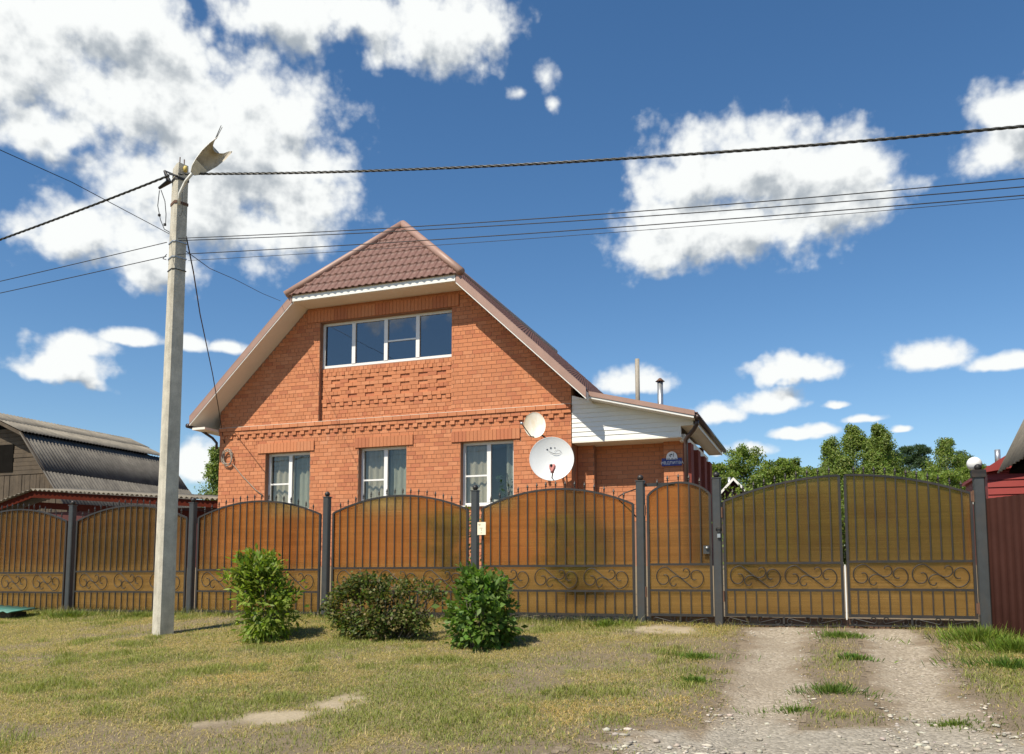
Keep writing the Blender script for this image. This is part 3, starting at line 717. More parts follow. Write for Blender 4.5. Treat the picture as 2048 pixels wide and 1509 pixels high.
# ---------------------------------------------------------------- side extension
def build_ext():
    Yw = 19.34
    def rt(x): return 4.66 - .253 * (x + 4.83)          # underside line of the low roof
    def brickface(x0, x1, y, z0, z1, name, parent=house):
        w = MB().box(x0, x1, y + .008, y + .3, z0, z1).build(name, 'mortar', parent); rg = random.Random(name + str(x0)); n = 0
        k = 0; z = z0; cache = {}
        while z < z1 - .03:
            za = min(z + .1, z1); x = x0 - (.125 if k % 2 else 0)
            while x < x1:
                a, b = max(x, x0), min(x + .25, x1); x += .25
                if b - a < .04: continue
                if z < 1.9: continue
                key = (round(b - a, 2), round(za - z, 2), rg.randrange(4))
                if key not in cache:
                    ww, hh = (key[0] - .009) / 2, (key[1] - .009) / 2; m = MB(); m.box(-ww, ww, 0, .05, -hh, hh, brick_col(rg)); t = m.build('brick', 'brick'); cache[key] = t.data; bpy.data.objects.remove(t)
                o = bpy.data.objects.new('brick', cache[key]); COL.objects.link(o); o.parent = w; g = org(w)
                o.location = ((a + b) / 2 - g[0], y + rg.uniform(-.002, .002) - g[1], (z + za) / 2 - g[2])
            z += .1; k += 1
        return w
    brickface(-4.93, -3.31, Yw, .5, 3.74, 'extension_wall')
    brickface(-5.325, -4.93, 19.15, .5, 3.74, 'pilaster')
    brickface(-3.31, -2.87, 19.15, .5, 3.74, 'pilaster')
    # clapboard siding in the gable of the extension
    bh = .107; z = 3.73; k = 0
    top = lambda x: rt(x) - .005
    while z < 4.85:
        z1 = z + bh; xr = -2.87 if z1 < 3.97 else -2.56
        pts = [(-5.315, z)]
        # right limit where the roof line cuts the board
        def xcut(zz): return -4.83 + (4.655 - zz) / .253
        xrb = min(xr, xcut(z)); xrt = min(xr, xcut(z1))
        if z > 4.62: xrb = min(xrb, -4.7 - (z - 4.6)); xrt = min(xrt, -4.7 - (z1 - 4.6))
        if xrb < -5.2: break
        if xrt < -5.31: xrt = -5.30
        a = [(-5.315, YH + .0, z), (xrb, YH, z), (xrt, YH + .016, z1), (-5.315, YH + .016, z1)]
        m = MB(); b = [(p[0], YH + .04, p[2]) for p in a]
        m.quad(*a); m.quad(*b[::-1])
        for q in range(4): m.quad(a[q], b[q], b[(q + 1) % 4], a[(q + 1) % 4])
        m.build('siding_board', 'white_siding', house); z = z1
    MB().box(-2.87, -2.83, YH - .008, YH + .05, 3.70, 3.965).build('corner_trim', 'white_siding', house)
    MB().box(-5.31, -2.84, YH - .004, Yw, 3.69, 3.729).build('porch_soffit', 'soffit', house)
    # low roof
    Y1 = 23.6; Y0 = YH - .4; a, b = -4.85, -2.46; s = .253
    ro = MB().prism([(a, rt(a) + .02), (b, rt(b) + .02), (b, rt(b) + .06), (a, rt(a) + .06)], 'y', Y0 + .03, Y1).build('extension_roof', 'soffit', house)
    V, Fc = slope_tiles('x', (-4.95, Y0 + .02, rt(-4.95) + .075), (0, 1, 0), (1, 0, -s), Y1 - Y0, 2.62, lambda u, v: u >= 0, ures=5)
    np_mesh('low_roof_sheet', V, Fc, 'metal_tile', ro)
    MB().prism([(a - .08, rt(a - .08) + .02), (b - .01, rt(b) + .02), (b - .01, rt(b) + .128), (a - .08, rt(a - .08) + .128)], 'y', Y0 - .02, Y0 + .028).build('verge_board', 'roof_trim', ro)
    MB().prism([(a, rt(a) - .03), (b - .03, rt(b) - .03), (b - .03, rt(b) + .018), (a, rt(a) + .018)], 'y', Y0 + .0, YH + .0).build('verge_soffit', 'white_siding', ro)
    # box eave down the right-hand side
    MB().box(-2.83, -2.50, YH + .02, Y1, 3.94, 3.97).build('eave_soffit', 'soffit', ro)
    MB().box(-2.50, -2.475, YH + .02, Y1 + .02, 3.93, 4.06).build('eave_fascia', 'white_siding', ro)
    m = MB(); m.tube([(-2.42, Y0 + .02, 4.06), (-2.42, Y1 + .1, 4.06)], .058, 10); m.build('gutter', 'gutter', ro, True)
    MB().box(-2.90, -2.78, YH + .25, Y1 - .6, 3.64, 3.80).build('beam', 'white_siding', house)
    m = MB(); m.tube([(-2.45, Y0 + .18, 4.03), (-2.46, Y0 + .2, 3.92), (-2.53, Y0 + .26, 3.82), (-2.68, YH - .05, 3.68), (-2.73, YH, 3.62), (-2.735, YH + .02, 3.5), (-2.74, YH + .05, 1.0)], .048, 10); m.build('downpipe', 'gutter', house, True)
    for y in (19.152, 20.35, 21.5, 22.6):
        MB().box(-2.868, -2.69, y, y + .42, .5, 3.64).build('brick_pier', plain('pier_brick_shade', (.20, .045, .03), .9, 0, .2, 9, .3) if 'pier_brick_shade' not in MATS else 'pier_brick_shade', house)  # brick darkened in its colour to paint the shade on this side
    MB().box(-2.92, -2.872, 19.6, Y1 - .5, .5, 3.64).build('veranda_wall', 'plaster', house)
    MB().box(-5.3, -2.93, Y1 - .5, Y1 - .3, .5, 4.1).build('rear_wall', 'brick_plain', house)
    # flues
    m = MB(); m.tube([(-4.46, 22, 4.3), (-4.46, 22, 6.40)], .06, 12); m.build('vent_pipe', 'cable_light', house, True)
    fl = MB(); fl.tube([(-3.86, 22, 4.2), (-3.86, 22, 5.72)], .075, 14); fl = fl.build('flue_pipe', 'galvanised', house, True)
    m = MB(); m.lathe([(.125, 5.745), (.11, 5.75), (.03, 5.83), (.0, 5.835)], -3.86, 22, 16); m.lathe([(.0, 5.74), (.12, 5.742)], -3.86, 22, 16); m.build('flue_cap', 'rust', fl)
    for q in range(3):
        t = q * 2.09; MB().tube([(-3.86 + .07 * math.cos(t), 22 + .07 * math.sin(t), 5.68), (-3.86 + .08 * math.cos(t), 22 + .08 * math.sin(t), 5.755)], .008, 4).build('cap_strut', 'galvanised', fl)
build_ext()

# ================================================================== things on the house
def dish(name, label, c, rx, rz, aim, mat, depth, wall):
    t = thing(name, label, 'satellite dish', wall); f = Vector(aim).normalized(); c = Vector(c)
    right = Vector((0, 0, 1)).cross(f).normalized(); up = f.cross(right).normalized()
    fr = Matrix(((right.x, up.x, f.x, c.x), (right.y, up.y, f.y, c.y), (right.z, up.z, f.z, c.z), (0, 0, 0, 1)))
    sc = Matrix.Diagonal((rx, rz, 1, 1)); prof = [(0.001, 0)] + [(q / 10, depth * (q / 10) ** 2) for q in range(1, 11)]
    m = MB(); m.lathe(prof + [(1.012, depth + .004), (1.012, depth - .014)] + [(q / 10, depth * (q / 10) ** 2 - .014) for q in range(10, 0, -1)] + [(.001, -.014)], 0, 0, 40, fr @ sc)
    m.build('reflector', mat, t, True)
    return t, fr, right, up, f, c
def build_dishes():
    t, fr, r_, u_, f_, c = dish('satellite_dish', 'large white satellite dish with pink rag on its arm by the corner', (-5.60, YH - .66, 3.23), .49, .50, (.30, -1, .16), 'dish_grey', .10, (-5.6, YH, 2.9))
    P = lambda x, y, z: fr @ Vector((x, y, z))
    m = MB(); m.tube([P(0, -.44, .0), P(.02, -.42, .3), P(.02, -.30, .62)], .014, 6); m.build('feed_arm', 'iron', t)
    m = MB(); m.lathe([(.0, 0), (.03, 0), (.035, .07), (.02, .12), (.0, .12)], 0, 0, 10, Matrix.Translation(P(.02, -.31, .55)) @ Matrix.Rotation(R(80), 4, 'X')); m.build('converter', 'iron', t, True)
    # rag wound round the converter and hanging below it
    rr = random.Random(2); m = MB(); base = P(.02, -.30, .60)
    for k in range(7):
        a = k * .9; x = base + Vector((.035 * math.cos(a), .035 * math.sin(a), .02)); n = 5
        pts = [x + Vector((.012 * math.sin(j * 1.3 + k), .012 * math.cos(j + k), -.045 * j)) for j in range(n)]
        m.tube(pts, [.02, .03, .032, .024, .01], 6)
    m.build('rag', 'rag', t, True)
    # mount
    m = MB(); m.tube([c - f_ * .0, c - f_ * .2, (c.x + .05, YH + .0, c.z - .25)], .025, 8); m.tube([c - f_ * .1, (c.x + .1, YH - .02, c.z + .2)], .018, 6); m.build('bracket', 'iron', t)
    # printed dots and swoosh
    m = MB()
    def disc(x, y, r, n=12):
        z = .10 * ((x / .49) ** 2 + (y / .5) ** 2) + .004; i = len(m.v)
        m.v += [tuple(P(x + r * math.cos(q * 2 * math.pi / n), y + r * math.sin(q * 2 * math.pi / n), z)) for q in range(n)]; m.f.append(tuple(range(i, i + n)))
    disc(-.10, .235, .02); disc(-.02, .27, .021); disc(.07, .27, .015)
    m.tube([P(-.08 + .3 * q, .205 - .09 * math.sin(q * math.pi * .75) + .02 * q, .034 + .012 * q) for q in np.linspace(0, 1, 14)], [.002 + .004 * math.sin(q * 3.1) for q in np.linspace(0, 1, 14)], 4)
    m.tube([P(.22 - .16 * q, .165 + .06 * q * (1 - q) * 3 + .02 * q, .043 - .008 * q) for q in np.linspace(0, 1, 8)], .0025, 4)
    m.build('printed_mark', 'print_dark', t)
    t, fr, r_, u_, f_, c = dish('satellite_dish', 'small rust-stained cream satellite dish above the large one', (-6.06, YH - .48, 4.06), .245, .305, (.42, -1, .2), 'dish_cream', .05, (-6.06, YH, 3.9))
    P = lambda x, y, z: fr @ Vector((x, y, z))
    m = MB(); m.tube([P(.02, -.28, 0), P(-.1, -.30, .12), P(-.30, -.10, .33)], .011, 6); m.build('feed_arm', 'iron', t)
    m = MB(); m.lathe([(.0, -.06), (.026, -.06), (.03, .0), (.036, .05), (.0, .06)], 0, 0, 10, Matrix.Translation(P(-.31, -.07, .33)) @ Matrix.Rotation(R(100), 4, 'X')); m.build('converter', 'galvanised', t, True)
    m = MB(); m.tube([c - f_ * .01, c - f_ * .2, (c.x + .15, YH, c.z - .25)], .02, 8); m.build('bracket', 'iron', t)
build_dishes()

def build_house_extras():
    # street sign and camera notice on the right pilaster
    y = 19.15 - .03
    s = thing('street_sign', 'blue street name plate with white letters on the brick pilaster', 'sign', (-3.13, y, 3.15))
    MB().box(-3.345, -2.895, y - .012, y, 3.125, 3.30).build('plate', 'sign_blue', s)
    cu = bpy.data.curves.new('lettering', 'FONT'); cu.body = 'ИВДПИТВА'; cu.size = .088; cu.align_x = 'CENTER'; cu.extrude = .0015; cu.space_character = 1.05
    tmp = bpy.data.objects.new('tmp', cu); COL.objects.link(tmp); me = bpy.data.meshes.new_from_object(tmp.evaluated_get(bpy.context.evaluated_depsgraph_get())); bpy.data.objects.remove(tmp); bpy.data.curves.remove(cu)
    me.materials.clear(); me.materials.append(MATS['sign_white']); o = bpy.data.objects.new('lettering', me); COL.objects.link(o); o.parent = s
    o.rotation_euler = (R(90), 0, 0); g = org(s); o.location = (-3.11 - g[0], y - .014 - g[1], 3.165 - g[2])
    c = thing('camera_notice', 'white half-round notice with a camera pictogram above the street plate', 'sign', (-3.12, y, 3.3))
    n = 16; arc = [(-3.115 + .125 * math.cos(q * math.pi / n), 3.315 + .135 * math.sin(q * math.pi / n)) for q in range(n + 1)] + [(-3.24, 3.27), (-2.99, 3.27)]
    MB().prism(arc, 'y', y - .025, y - .013).build('plate', 'sign_white', c)
    m = MB(); m.prism([(-3.175, 3.375), (-3.11, 3.40), (-3.10, 3.375), (-3.165, 3.35)], 'y', y - .027, y - .0255); m.prism([(-3.165, 3.325), (-3.135, 3.33), (-3.125, 3.345), (-3.16, 3.345)], 'y', y - .027, y - .0255)
    m.box(-3.082, -3.072, y - .027, y - .0255, 3.32, 3.41); m.box(-3.1, -3.082, y - .027, y - .0255, 3.365, 3.375)
    m.build('pictogram', 'print_dark', c)
    m = MB()
    for k in range(9):
        if k in (3, 6): continue
        m.box(-3.225 + .025 * k, -3.207 + .025 * k, y - .027, y - .0255, 3.276, 3.292)
    m.build('lettering', 'print_dark', c)
    # coil of cable by the left corner
    co = thing('cable_coil', 'coil of pale cable hanging on the brick wall by its corner', 'cable', (-14.86, YH, 3.8)); m = MB()
    pts = []
    for k in range(110):
        a = k * .21; rr = .16 + .03 * math.sin(k * .37); pts.append((-14.86 + rr * math.cos(a) * .9, YH - .05 - .0004 * k, 3.80 + rr * 1.25 * math.sin(a)))
    pts += [(-14.7, YH - .04, 3.62), (-14.4, YH - .03, 3.3), (-13.95, YH - .03, 2.9), (-13.72, YH - .02, 2.75)]
    m.tube(pts, .011, 5); m.build('loops', 'cable_light', co, True)
    # potted plants on the inner sill
    yp = YH + .33
    p = thing('potted_plant', 'leafy houseplant in a pot behind the window by the dishes', 'plant', (-7.02, yp, 2.36))
    m = MB(); m.lathe([(0, 2.33), (.07, 2.33), (.1, 2.5), (.085, 2.5), (.0, 2.48)], -7.02, yp, 14); m.build('pot', 'pot', p, True)
    rg = np.random.default_rng(4); N = 46; th = rg.random(N) * 6.28; h = rg.random(N); c_ = np.stack([-7.02 + .12 * np.cos(th) * (.4 + h), yp + .10 * np.sin(th) * .6, 2.55 + .5 * h], -1)
    d = np.stack([np.cos(th), np.sin(th) * .6, rg.random(N) * .9 - .3], -1); leaves('foliage', c_, d, .15, .05, np.array([.03, .075, .025]), .3, p, rg)
    m = MB(); m.tube([(-7.02, yp, 2.48), (-7.0, yp, 2.8), (-7.03, yp, 3.1)], .012, 5); m.build('stem', 'bark', p)
    p2 = thing('plant_pot', 'empty pale pot on the sill beside the leafy houseplant', 'pot', (-7.33, yp, 2.36))
    m = MB(); m.lathe([(0, 2.33), (.06, 2.33), (.085, 2.47), (.07, 2.47), (.0, 2.45)], -7.33, yp, 14); m.build('bowl', 'pot', p2, True)
def leaves(name, c, d, ln, wd, col, var, parent, rg, mat='leaf', kind=None, fold=.25, bias=None):
    """one mesh of many small folded leaves; c centres, d directions (N,3)"""
    N = len(c); d = d / (np.linalg.norm(d, axis=1, keepdims=True) + 1e-9)
    rnd = rg.normal(size=(N, 3))
    if bias is not None: rnd = rnd * .45 + bias
    s = np.cross(d, rnd); s /= (np.linalg.norm(s, axis=1, keepdims=True) + 1e-9); n = np.cross(s, d)
    l = (ln * (.65 + .7 * rg.random(N)))[:, None]; w = (wd * (.7 + .6 * rg.random(N)))[:, None]
    V = np.stack([c, c + d * l * .5 + s * w + n * w * fold, c + d * l, c + d * l * .5 - s * w + n * w * fold], 1).reshape(-1, 3)
    b = np.arange(N) * 4; Fc = np.concatenate([np.stack([b, b + 1, b + 2], -1), np.stack([b, b + 2, b + 3], -1)])
    cc = np.asarray(col, float)
    if cc.ndim == 1: cc = np.broadcast_to(cc, (N, 3))
    k = 1 + var * (rg.random((N, 1)) * 2 - 1); tint = 1 + .12 * (rg.random((N, 3)) * 2 - 1)
    C = np.repeat(np.clip(cc * k * tint, 0, 1), 4, 0)
    return np_mesh(name, V, Fc, mat, parent, C, kind)
build_house_extras()

# ================================================================== fence
def rail_b(x): return .142 + (x + 2.3) * .0088
def spiral(c, r0, r1, a0, a1, n=22):
    return [(c[0] + (r0 + (r1 - r0) * (k / n) ** 1.1) * math.cos(a0 + (a1 - a0) * k / n), c[1] + (r0 + (r1 - r0) * (k / n) ** 1.1) * math.sin(a0 + (a1 - a0) * k / n)) for k in range(n + 1)]
def s_curve():
    l = spiral((-.205, -.005), .03, .135, R(110), R(-285), 26); l2 = [(-x, -y) for x, y in reversed(l)]; return l + l2
def c_curve():
    l = spiral((.068, .078), .016, .104, R(170), R(-131), 18); l2 = [(-x, -y) for x, y in reversed(l)]; return l + l2
def k_curve():
    l = spiral((-.075, .012), .010, .036, R(-60), R(250), 12); l2 = [(-x, -y) for x, y in reversed(l)]; return l + l2
SCU = {}
def scroll(kind, cx, cz, y, w, parent, flip=1, r=.0075):
    pts = {'big': s_curve, 'small': c_curve, 'kick': k_curve}[kind]()
    m = MB(); m.tube([(cx + flip * x * w, y, cz + z * (w if kind != 'big' else 1.1)) for x, z in pts], r, 5); m.build('scroll', 'iron', parent, True)
def fence_section(name, label, cat, x0, x1, spring, crown, nunits, group=None, arch=None, nbars=None, kick=True, dz=0, spikes=True):
    """x0..x1 outer frame; arch(x) optional height function"""
    xm = (x0 + x1) / 2; b = rail_b(xm) + dz; t = thing(name, label, cat, (xm, YF, b), group)
    lo, mi = b + .325, b + .672; sz = .016
    if arch is None:
        def arch(x):
            q = (x - xm) / ((x1 - x0) / 2); return spring + (crown - spring) * (1 - abs(q) ** 2.0)
    for x in (x0 + sz, x1 - sz):
        MB().box(x - sz, x + sz, YF - sz, YF + sz, b - .02, arch(x)).build('stile', 'iron', t)
    for z, h in ((b, .018), (lo, .014), (mi, .014)):
        MB().box(x0 + 2 * sz, x1 - 2 * sz, YF - .014, YF + .014, z - h, z + h).build('rail', 'iron', t)
    m = MB(); n = 24; m.tube([(x0 + sz + (x1 - x0 - 2 * sz) * k / n, YF, arch(x0 + sz + (x1 - x0 - 2 * sz) * k / n)) for k in range(n + 1)], .0135, 4, square=True); m.build('arch_bar', 'iron', t)
    nb = nbars or int(round((x1 - x0) / .137)) - 1; st = (x1 - x0) / (nb + 1); rr = .0075
    low = MB().box(-rr, rr, -rr, rr, lo * 0, 1).build('bar', 'iron').data; bpy.data.objects.remove(bpy.data.objects[-1]) if False else None
    for o in [o for o in bpy.data.objects if o.data == low]: bpy.data.objects.remove(o)
    fin = fin_mesh(); g = org(t)
    for k in range(nb):
        x = x0 + st * (k + 1); xb = x + random.uniform(-.004, .004)
        for (z0, z1) in ((b + .018, lo - .014), (mi + .014, arch(xb) - .004)):
            o = bpy.data.objects.new('bar', low); COL.objects.link(o); o.parent = t; o.location = (xb - g[0], YF - .006 - g[1], z0 - g[2]); o.scale = (1, 1, z1 - z0); o.rotation_euler = (0, random.uniform(-.004, .004), 0)
        if spikes:
            o = bpy.data.objects.new('finial', fin); COL.objects.link(o); o.parent = t; o.location = (xb - g[0], YF - .006 - g[1], arch(xb) + .008 - g[2])
    # scrollwork band
    w = (x1 - x0 - .10) / nunits; zc_ = (lo + mi) / 2
    for k in range(nunits):
        cx = x0 + .05 + w * (k + .5); s = min(1.0, w / .67)
        scroll('big', cx, zc_, YF - .004, s, t); scroll('small', cx, zc_, YF - .012, s, t)
        m = MB(); m.lathe([(0, -.012), (.014, -.006), (.016, 0), (.014, .006), (0, .012)], 0, 0, 8, Matrix.Translation((cx, YF - .014, zc_))); m.build('rosette', 'iron', t, True)
    if kick:
        zk = b - .018 - .045; gl = max(float(gz(xm, YF)), b - .13) + .0
        MB().box(x0, x1, YF - .012, YF + .012, b - .128, b - .108).build('kick_bar', 'iron', t)
        nk = max(2, int((x1 - x0) / .30)); wk = (x1 - x0) / nk
        for k in range(nk): scroll('kick', x0 + wk * (k + .5), b - .063, YF - .002, 1.35, t, 1 if k % 2 else -1, .0065)
        MB().box(xm - .012, xm + .012, YF - .012, YF + .012, b - .12, b - .018).build('kick_strut', 'iron', t)
    # polycarbonate sheet behind the bars
    n = 28; poly = [(x0 + .01, b + .0)] + [(x1 - .01, b + .0)] + [(x1 - .01 - (x1 - x0 - .02) * k / n, arch(x1 - .01 - (x1 - x0 - .02) * k / n) - .004) for k in range(n + 1)]
    MB().prism(poly, 'y', YF + .018, YF + .026).build('polycarbonate_sheet', 'polycarbonate', t)
    for k in range(4):
        x = x0 + st * (1 + int(nb * (k + .5) / 4)); MB().lathe([(0, -.006), (.011, -.006), (.011, .006), (0, .006)], 0, 0, 8, Matrix.Translation((x, YF - .016, mi + .52)) @ Matrix.Rotation(R(90), 4, 'X')).build('bolt', 'iron', t)
    return t
FIN = []
def fin_mesh():
    if not FIN:
        m = MB(); m.lathe([(.006, 0), (.006, .03), (.014, .036), (.014, .044), (.006, .05), (.017, .066), (.004, .105), (0, .115)], 0, 0, 6); o = m.build('finial', 'iron'); FIN.append(o.data); bpy.data.objects.remove(o)
    return FIN[0]
G = 'arched amber panels of the front fence'
fence_section('railing_fence', 'amber fence panel cut by the picture edge, behind the green metal sheet', 'fence', -15.0, -12.60, 1.62, 1.865, 3, G)
fence_section('railing_fence', 'dark amber fence panel partly hidden by the concrete pole', 'fence', -12.38, -9.95, 1.62, 1.865, 3, G)
fence_section('railing_fence', 'amber fence panel behind the light green leafy bush', 'fence', -9.74, -7.37, 1.62, 1.865, 3, G)
fence_section('railing_fence', 'amber fence panel behind the wide olive shrub', 'fence', -7.16, -4.86, 1.63, 1.875, 3, G)
fence_section('railing_fence', 'amber fence panel between the paper notice and the wicket gate', 'fence', -4.65, -2.40, 1.64, 1.89, 3, G)
WG = fence_section('wicket_gate', 'narrow amber wicket gate with a tall round arch and lock', 'gate', -2.225, -1.365, 1.69, 1.915, 1, None, lambda x: 1.60 + .32 * math.sqrt(max(0, 1 - ((x + 1.795) / .47) ** 2)))
GA = lambda x: 1.635 + .30 * (1 - ((x - .27) / 1.50) ** 2)
GL = fence_section('gate_leaf', 'left leaf of the amber double gate, next to the padlock', 'gate', -1.215, .245, 0, 0, 2, 'leaves of the double gate', GA, 10)
GR = fence_section('gate_leaf', 'right leaf of the amber double gate, hung on the thick corner post', 'gate', .285, 1.725, 0, 0, 2, 'leaves of the double gate', GA, 11)
def post(x, label, w=.05, top=1.90, thick=False):
    t = thing('fence_post', label, 'post', (x, YF, 0), 'dark grey steel posts of the front fence')
    MB().prism([(x - w, YF - w + .012), (x - w + .012, YF - w), (x + w - .012, YF - w), (x + w, YF - w + .012), (x + w, YF + w - .012), (x + w - .012, YF + w), (x - w + .012, YF + w), (x - w, YF + w - .012)], 'z', -.35, top).build('shaft', 'post_paint', t)
    if thick:
        MB().prism([(x - w * 1.25, YF - w * 1.25), (x + w * 1.25, YF - w * 1.25), (x + w * 1.25, YF + w * 1.25), (x - w * 1.25, YF + w * 1.25)], 'z', top - .02, top + .07).build('cap', 'iron', t); top += .05
    else:
        m = MB(); m.lathe([(w * 1.3, top - .002), (w * 1.1, top + .012), (.012, top + .03), (0, top + .03)], x, YF, 4, None); m = MB().box(x - w - .006, x + w + .006, YF - w - .006, YF + w + .006, top, top + .014); m.build('cap', 'post_paint', t)
    m = MB(); r = .042; m.lathe([(0, top + .012)] + [(r * math.sin(a), top + .012 + r - r * math.cos(a)) for a in np.linspace(.2, 3.1, 9)] + [(0, top + .012 + 2 * r)], x, YF, 14); m.build('ball', 'iron', t, True)
    return t
post(-12.49, 'grey fence post between the edge panel and the one behind the pole', .05, 1.90)
post(-9.85, 'grey fence post just right of the concrete pole', .05, 1.87)
post(-7.265, 'grey fence post behind the gap between green bush and olive shrub', .05, 1.885)
post(-4.755, 'grey fence post carrying the small paper notice', .05, 1.90)
post(-2.31, 'grey fence post at the left side of the wicket gate', .055, 1.95)
post(-1.29, 'grey gate post between the wicket and the double gate', .055, 1.95)
post(1.80, 'thick dark corner post at the double gate, before the white globe', .06, 1.865, True)
def fence_bits():
    n = thing('paper_notice', 'small cream paper notice fixed to the fence post', 'notice', (-4.62, YF - .06, 1.25))
    y = YF - .07
    MB().box(-4.69, -4.56, y - .004, y, 1.255, 1.44).build('sheet', 'card', n)
    m = MB(); m.box(-4.675, -4.66, y - .0055, y - .0045, 1.405, 1.41); m.box(-4.665, -4.66, y - .0055, y - .0045, 1.385, 1.41); m.box(-4.65, -4.645, y - .0055, y - .0045, 1.39, 1.412)
    m.box(-4.66, -4.60, y - .0055, y - .0045, 1.352, 1.356); m.box(-4.63, -4.626, y - .0055, y - .0045, 1.31, 1.345); m.box(-4.64, -4.615, y - .0055, y - .0045, 1.28, 1.286)
    m.build('lettering', 'print_dark', n)
    l = thing('lock_box', 'flat steel lock case with round knob on the wicket gate', 'lock', (-1.43, YF, 1.0))
    MB().box(-1.475, -1.395, YF - .035, YF - .014, .955, 1.065).build('case', 'post_paint', l)
    m = MB(); m.lathe([(0, 0), (.017, 0), (.02, .02), (.012, .034), (0, .036)], 0, 0, 12, Matrix.Translation((-1.425, YF - .035, 1.035)) @ Matrix.Rotation(R(90), 4, 'X')); m.build('knob', 'galvanised', l, True)
    p = thing('padlock', 'padlock and chain hanging on the post of the double gate', 'padlock', (-1.25, YF - .06, 1.17))
    MB().box(-1.285, -1.245, YF - .088, YF - .062, 1.165, 1.215).build('body', 'galvanised', p)
    m = MB(); m.tube([(-1.28, YF - .075, 1.213)] + [(-1.265 + .016 * math.cos(a), YF - .075, 1.24 + .02 * math.sin(a)) for a in np.linspace(3.14, 0, 7)] + [(-1.25, YF - .075, 1.213)], .005, 5); m.build('shackle', 'iron', p)
    m = MB(); m.tube([(-1.265 + .035 * math.cos(a), YF - .06 + .02 * math.sin(a), 1.27 - .03 * math.sin(a)) for a in np.linspace(0, 6.28, 12)], .007, 5); m.build('chain', 'iron', p)
    for x, zs in ((-2.245, (1.55, .45)), (1.735, (1.62, .28)), (-1.225, (1.5, .4))):
        for z in zs:
            gate = WG if x < -2 else (GR if x > 0 else GL)
            m = MB(); m.tube([(x, YF - .03, z - .07), (x, YF - .03, z + .07)], .013, 8); h = m.build('hinge', 'rust', gate)
            MB().box(x - .03, x + .012, YF - .022, YF - .017, z - .06, z + .06).build('plate', 'rust', h)
    # iron bar from the wicket post and the bent conduit beside it
    b = thing('gate_bar', 'short flat iron bar above the wicket gate', 'bar', (-2.1, YF, 1.92)); MB().box(-2.255, -1.85, YF + .05, YF + .066, 1.885, 1.93).build('flat', 'iron', b)
    c = thing('bent_conduit', 'thin bent black conduit looping out beside the wicket post', 'conduit', (-2.5, YF, 1.6))
    m = MB(); m.tube([(-2.36, YF + .03, 1.86), (-2.55, YF + .03, 1.80), (-2.62, YF + .03, 1.76), (-2.61, YF + .03, 1.70), (-2.45, YF + .03, 1.55), (-2.37, YF + .03, 1.46)], .009, 6); m.build('pipe', 'iron', c, True)
    sl = thing('gate_strip', 'narrow white strip closing the gap between the gate leaves', 'strip', (.265, YF + .01, .1)); MB().box(.258, .272, YF - .004, YF + .012, .12, .80).build('lath', 'white_plastic', sl)
fence_bits()
# low plinth board behind the gate foot
pl = MB().box(-2.2, 1.72, YF + .06, YF + .10, -.12, .13).build('kick_board', plain('board', (.16, .085, .055), .9, 0, .35, 4, .3, .004, 'World', (.26, .2, .15))); tag(pl, 'weathered brown board along the ground behind the gates', 'board')
pl = MB().box(-15, -2.4, YF + .07, YF + .14, -.25, .045).build('plinth', 'board'); tag(pl, 'low reddish plinth along the ground behind the fence panels', 'plinth')

